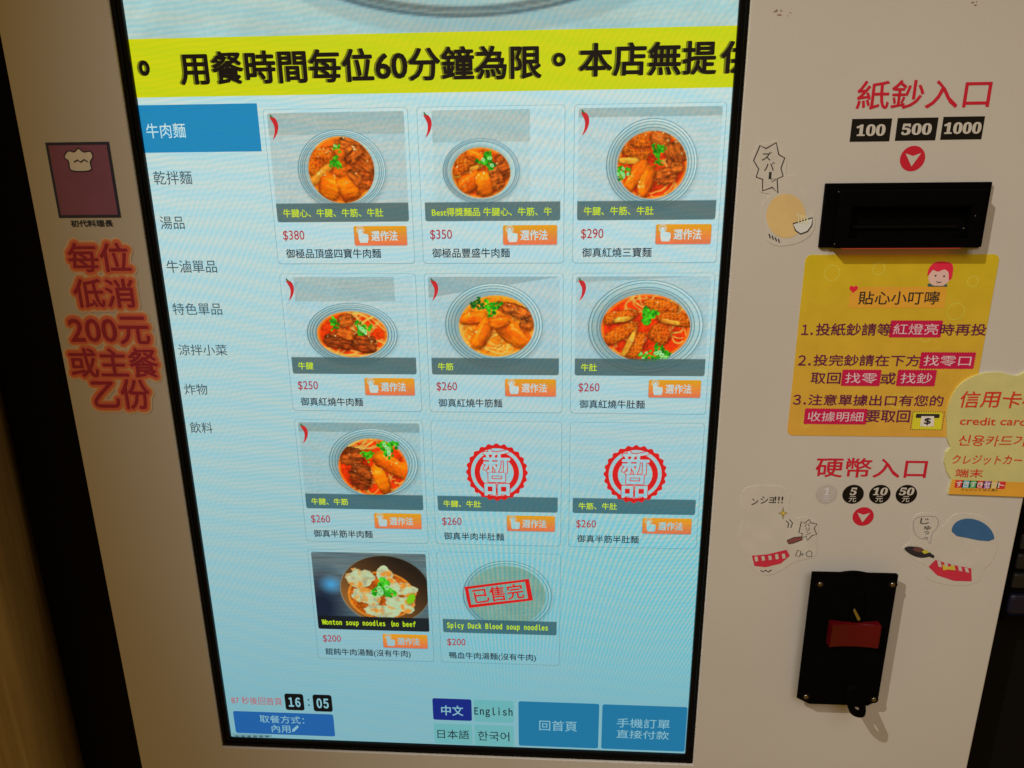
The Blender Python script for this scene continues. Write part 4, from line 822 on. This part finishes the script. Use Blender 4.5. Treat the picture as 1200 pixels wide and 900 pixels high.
sshape(s1, 'bowl_print', bowl, ink((172, 158, 130)), 2); ring('bowl_outline', pxpts(bowl, YS), .0007, YS - .0004, DK, s1, M['paper'])
for k in range(4): sline(s1, 'noodle_print', [(933 + 3.4 * k, 250 + k), (936 + 3.2 * k, 256), (935.5 + 3.6 * k, 262)], 1.1, ink((186, 166, 110)), 4)
for k in range(4): sline(s1, 'motion_mark', [(901 + 3.6 * k, 274 + 2.0 * k), (902.5 + 3.6 * k, 279 + 1.7 * k)], 1.2, DK, 3)
s2 = sticker('sparkle_sticker', 'white die-cut sticker with sparkle and small frying pan above left of coin acceptor', [(868, 590), (872, 573), (890, 569), (915, 570), (926, 580), (924, 592), (932, 606), (945, 606), (959, 614), (957, 632), (956, 650), (940, 656), (928, 660), (915, 668), (900, 674), (884, 668), (876, 655), (868, 640), (866, 622), (872, 606)], 1, WHITE)
for s, b in (('ン', (881, 584, 888, 591.5)), ('シ', (891.5, 581.5, 899.5, 590)), ('ョ', (901.5, 582.5, 906.5, 589.5)), ('!!!', (908, 581.5, 917, 589.5))): stext(s2, s, b, DK, .004, 2)
sp = [(917.4 + (7.5 if i % 2 == 0 else 1.9) * math.cos(math.pi / 4 * i + math.pi / 2) * .7, 601 + (7.5 if i % 2 == 0 else 1.9) * math.sin(math.pi / 4 * i + math.pi / 2)) for i in range(8)]
sshape(s2, 'sparkle_print', sp, ink((176, 142, 50)), 2); ring('sparkle_outline', pxpts(sp, YS), .0004, YS - .0004, DK, s2, M['paper'])
b2 = [(936, 624), (939, 611), (943, 613), (948, 608.5), (950, 612.5), (957.5, 614), (954, 619), (957, 626), (951.5, 627.5), (946, 633), (944.5, 628), (939.5, 630), (940, 625)]
ring('balloon_outline', pxpts(b2, YS), .0006, YS - .0002, DK, s2, M['paper'])
for s, b in (('バ', (943, 613, 949, 617)), ('リ', (944.5, 618, 948, 622)), ('ン', (945, 623, 949.5, 626.5))): stext(s2, s, b, DK, 0, 2)
sline(s2, 'motion_mark', [(921, 610), (924, 613), (923, 618)], 1.0, DK, 3); sline(s2, 'motion_mark', [(925, 608.5), (928.5, 612.5), (926.5, 618)], 1.0, DK, 3)
pan = [(922, 633), (930, 629.5), (939.5, 628.5), (940, 632), (930, 636), (924, 637)]
sshape(s2, 'pan_print', pan, ink((104, 52, 40)), 2); ring('pan_outline', pxpts(pan, YS), .0005, YS - .0004, DK, s2, M['paper'])
for q in ([(932, 651), (934.5, 644.5), (938.5, 646), (937, 652)], [(944.5, 648), (948, 645), (951.5, 647), (951, 652), (945.5, 651.5)], [(938.5, 649.5), (940, 648.2), (941.4, 649.6), (940, 651)]): ring('shard_print', pxpts(q, YS), .0005, YS - .0002, DK, s2, M['paper'])
sshape(s2, 'red_band_print', [(881, 651), (899, 649.5), (921.5, 644), (925.5, 651), (915, 660), (897, 664.5), (884, 663)], ink((164, 34, 42)), 2)
for k in range(5): sshape(s2, 'stripe_print', [(884 + 8 * k, 652.2 - .5 * k - (1.2 if k > 2 else 0)), (887.5 + 8 * k, 651.7 - .5 * k - (1.4 if k > 2 else 0)), (888.5 + 8 * k, 657.0 - .8 * k), (885 + 8 * k, 657.8 - .8 * k)], WHITE, 3)
sline(s2, 'motion_mark', [(891, 668), (894, 670), (897, 667.8), (900, 670), (904, 667.5)], 1.2, DK, 3)
s3 = sticker('skillet_sticker', 'white die-cut sticker with steaming black skillet above right of coin acceptor', [(1058, 642), (1068, 633), (1069, 615), (1074, 603), (1088, 601), (1101, 607), (1104, 617), (1118, 603), (1136, 602), (1158, 608), (1167, 620), (1169, 640), (1162, 658), (1151, 669), (1148, 680), (1128, 686), (1104, 684), (1086, 677), (1084, 662), (1070, 655)], 1, WHITE)
stm = smooth_closed(pxpts([(1071, 622), (1071, 609), (1082, 605), (1097, 606), (1099, 616), (1092, 626), (1090, 637), (1086, 632), (1077, 630)], YS), 5)
ring('steam_outline', stm, .0004, YS - .0002, ink((120, 108, 90)), s3, M['paper'])
for s, b in (('じ', (1079, 607, 1088, 614)), ('ゅ', (1083.5, 616, 1090, 621)), ('っ', (1083, 622.5, 1088, 626)), ('…', (1083.5, 629, 1087, 631))): stext(s3, s, b, DK, .004, 2)
skl = smooth_closed(pxpts([(1059.5, 643), (1066, 640), (1078, 642), (1090, 647.5), (1091, 651), (1080, 653.5), (1068, 650)], YS), 4)
poly('skillet_print', skl, YS - .0003, ink((36, 30, 28)), s3, M['paper'])
sshape(s3, 'skillet_handle_print', [(1090, 648), (1095, 651), (1094, 654), (1088, 652)], ink((30, 26, 24)), 2)
sshape(s3, 'steak_print', [(1069, 644), (1073, 640), (1080, 641.5), (1082, 645), (1076, 647)], ink((84, 50, 36)), 4); sshape(s3, 'corn_print', [(1079, 645.5), (1085, 643.5), (1089, 647), (1083, 648.8)], ink((160, 140, 40)), 4)
sshape(s3, 'blue_patch_print', [(1140 + 25 * math.cos(t), 627 - 19 * math.sin(t) + 4.5 * math.cos(t)) for t in np.linspace(0, math.pi, 20)] + [(1121, 628), (1132, 630), (1146, 633), (1158, 634)], ink((44, 74, 92)), 2)
sshape(s3, 'red_band_print', [(1096, 656), (1118, 662), (1138, 666), (1138.5, 681), (1118, 680.5), (1098, 674), (1088, 664)], ink((164, 34, 42)), 2)
for k in range(5): sshape(s3, 'stripe_print', [(1098 + 8 * k, 656.8 + 2.0 * k), (1102 + 8 * k, 657.8 + 2.0 * k), (1103.5 + 8 * k, 664.5 + 1.6 * k), (1099.5 + 8 * k, 663.6 + 1.6 * k)], WHITE, 3)
sshape(s3, 'bow_print', [(1104, 661), (1110, 664), (1118, 662), (1119, 668), (1111, 667), (1105, 668)], ink((170, 140, 40)), 4)

# cloud-shaped card-terminal sign, stuck on the right edge of the panel
cloud = smooth_closed([(1107.5, 512), (1107, 494), (1112, 470), (1124, 450), (1145, 438.5), (1170, 436), (1190, 440), (1206, 433), (1240, 428), (1275, 440), (1290, 470), (1286, 510), (1275, 545), (1262, 566), (1240, 578)], 6)
YSG = FRONT - .0016
sg = thing('card_terminal_sign', 'pale yellow cloud-shaped sign with red handwriting about the credit card terminal', 'sign', (P(1180, 578, FRONT)[0], FRONT, P(1180, 578, FRONT)[1]))
co = [(1108.5, 513)] + [q for q in cloud[8:-30]] + [(1240, 583), (1180, 580.5), (1110, 578), (1114, 561), (1108, 551), (1105.5, 540), (1107.5, 529), (1113, 524)]
PALE = ink((165, 146, 80))
poly('base', pxpts(co, FRONT), YSG, PALE, sg, M['paper'], .0016)
bandp = [(1114.3, 560.5), (1240, 566), (1240, 583), (1180, 580.5), (1110.3, 577.8)]
poly('orange_band', pxpts(bandp, FRONT), YSG - .0001, ink((192, 122, 34)), sg, M['paper'])
HR = ink((172, 36, 24))
def gtext(s, b, col, bold=.004, n=2, **kw): return text('handwriting', s, box_px(b, YSG), YSG - .00012 * n, col, sg, M['paper'], bold, **kw)
gtext('信用卡機', (1127, 458, 1220, 478.5), HR, .006, wob=.02, shear=.08); gtext('credit card machine', (1126, 488.5, 1268, 499.5), HR, .006, wob=.02, shear=.05)
gtext('신용카드기기', (1124.5, 509.5, 1216, 523.5), HR, .004, wob=.02, shear=.08); gtext('クレジットカード', (1117, 532.5, 1208, 545), HR, .004, wob=.02, shear=.1); gtext('端末', (1120.5, 549, 1151, 559.5), HR, .006, wob=.02)
for k, (ch_, cc) in enumerate((('す', (168, 34, 34)), ('き', (84, 140, 150)), ('す', (60, 130, 70)), ('き', (168, 40, 44)), ('セ', (150, 90, 120)), ('ッ', (196, 140, 60)), ('ト', (176, 34, 34)))):
    x = 1119.8 + 8.2 * k; w = box_px((x, 562.6 + .25 * k, x + 8.0, 571.4 + .25 * k), YSG)
    poly('letter_tile', [(w[0], w[1]), (w[2], w[1]), (w[2], w[3]), (w[0], w[3])], YSG - .0002, ink(cc), sg, M['paper'])
    text('tile_lettering', ch_, (w[0] + .0008, w[1] + .0008, w[2] - .0008, w[3] - .0008), YSG - .0003, ink((196, 184, 160)), sg, M['paper'], .02)
gtext('クレジットは人気♪', (1126, 572, 1168, 575.6), DK, .0, 3)

# ================================================================== black stand and card terminal to the right
stand = thing('equipment_stand', 'black equipment cabinet right beside the white kiosk', 'cabinet', (.68, .08, 0))
bm = bmesh.new(); add_box(bm, 0.4325, .95, .030, .1695, 0.0, 1.60, .002); bm_mesh('cabinet_body', bm, M['cabinet'], stand)
term = thing('card_terminal', 'black card terminal with rows of dark keys on the cabinet beside the kiosk', 'card terminal', (.49, .03, 1.09))
bm = bmesh.new(); add_box(bm, .4370, .545, .004, .031, 1.088, 1.185, .003); bm_mesh('terminal_body', bm, M['black'], term)
bm = bmesh.new(); add_box(bm, .4380, .545, .002, .0305, 1.186, 1.205, .002); bm_mesh('terminal_head', bm, M['device'], term)
for rr_ in range(4):
    for cc_ in range(4):
        z1 = 1.181 - .0165 * rr_; x0 = .4395 + .0245 * cc_
        bm = bmesh.new(); add_box(bm, x0, x0 + .0215, .0015, .006, z1 - .0125, z1, .0016); bm_mesh('key', bm, M['key'], term)
for cc_ in range(3):
    bm = bmesh.new(); add_box(bm, .4395 + .034 * cc_, .4395 + .034 * cc_ + .029, .0010, .006, 1.0955, 1.1135, .004, 3); bm_mesh('function_key', bm, M['bluekey'], term)
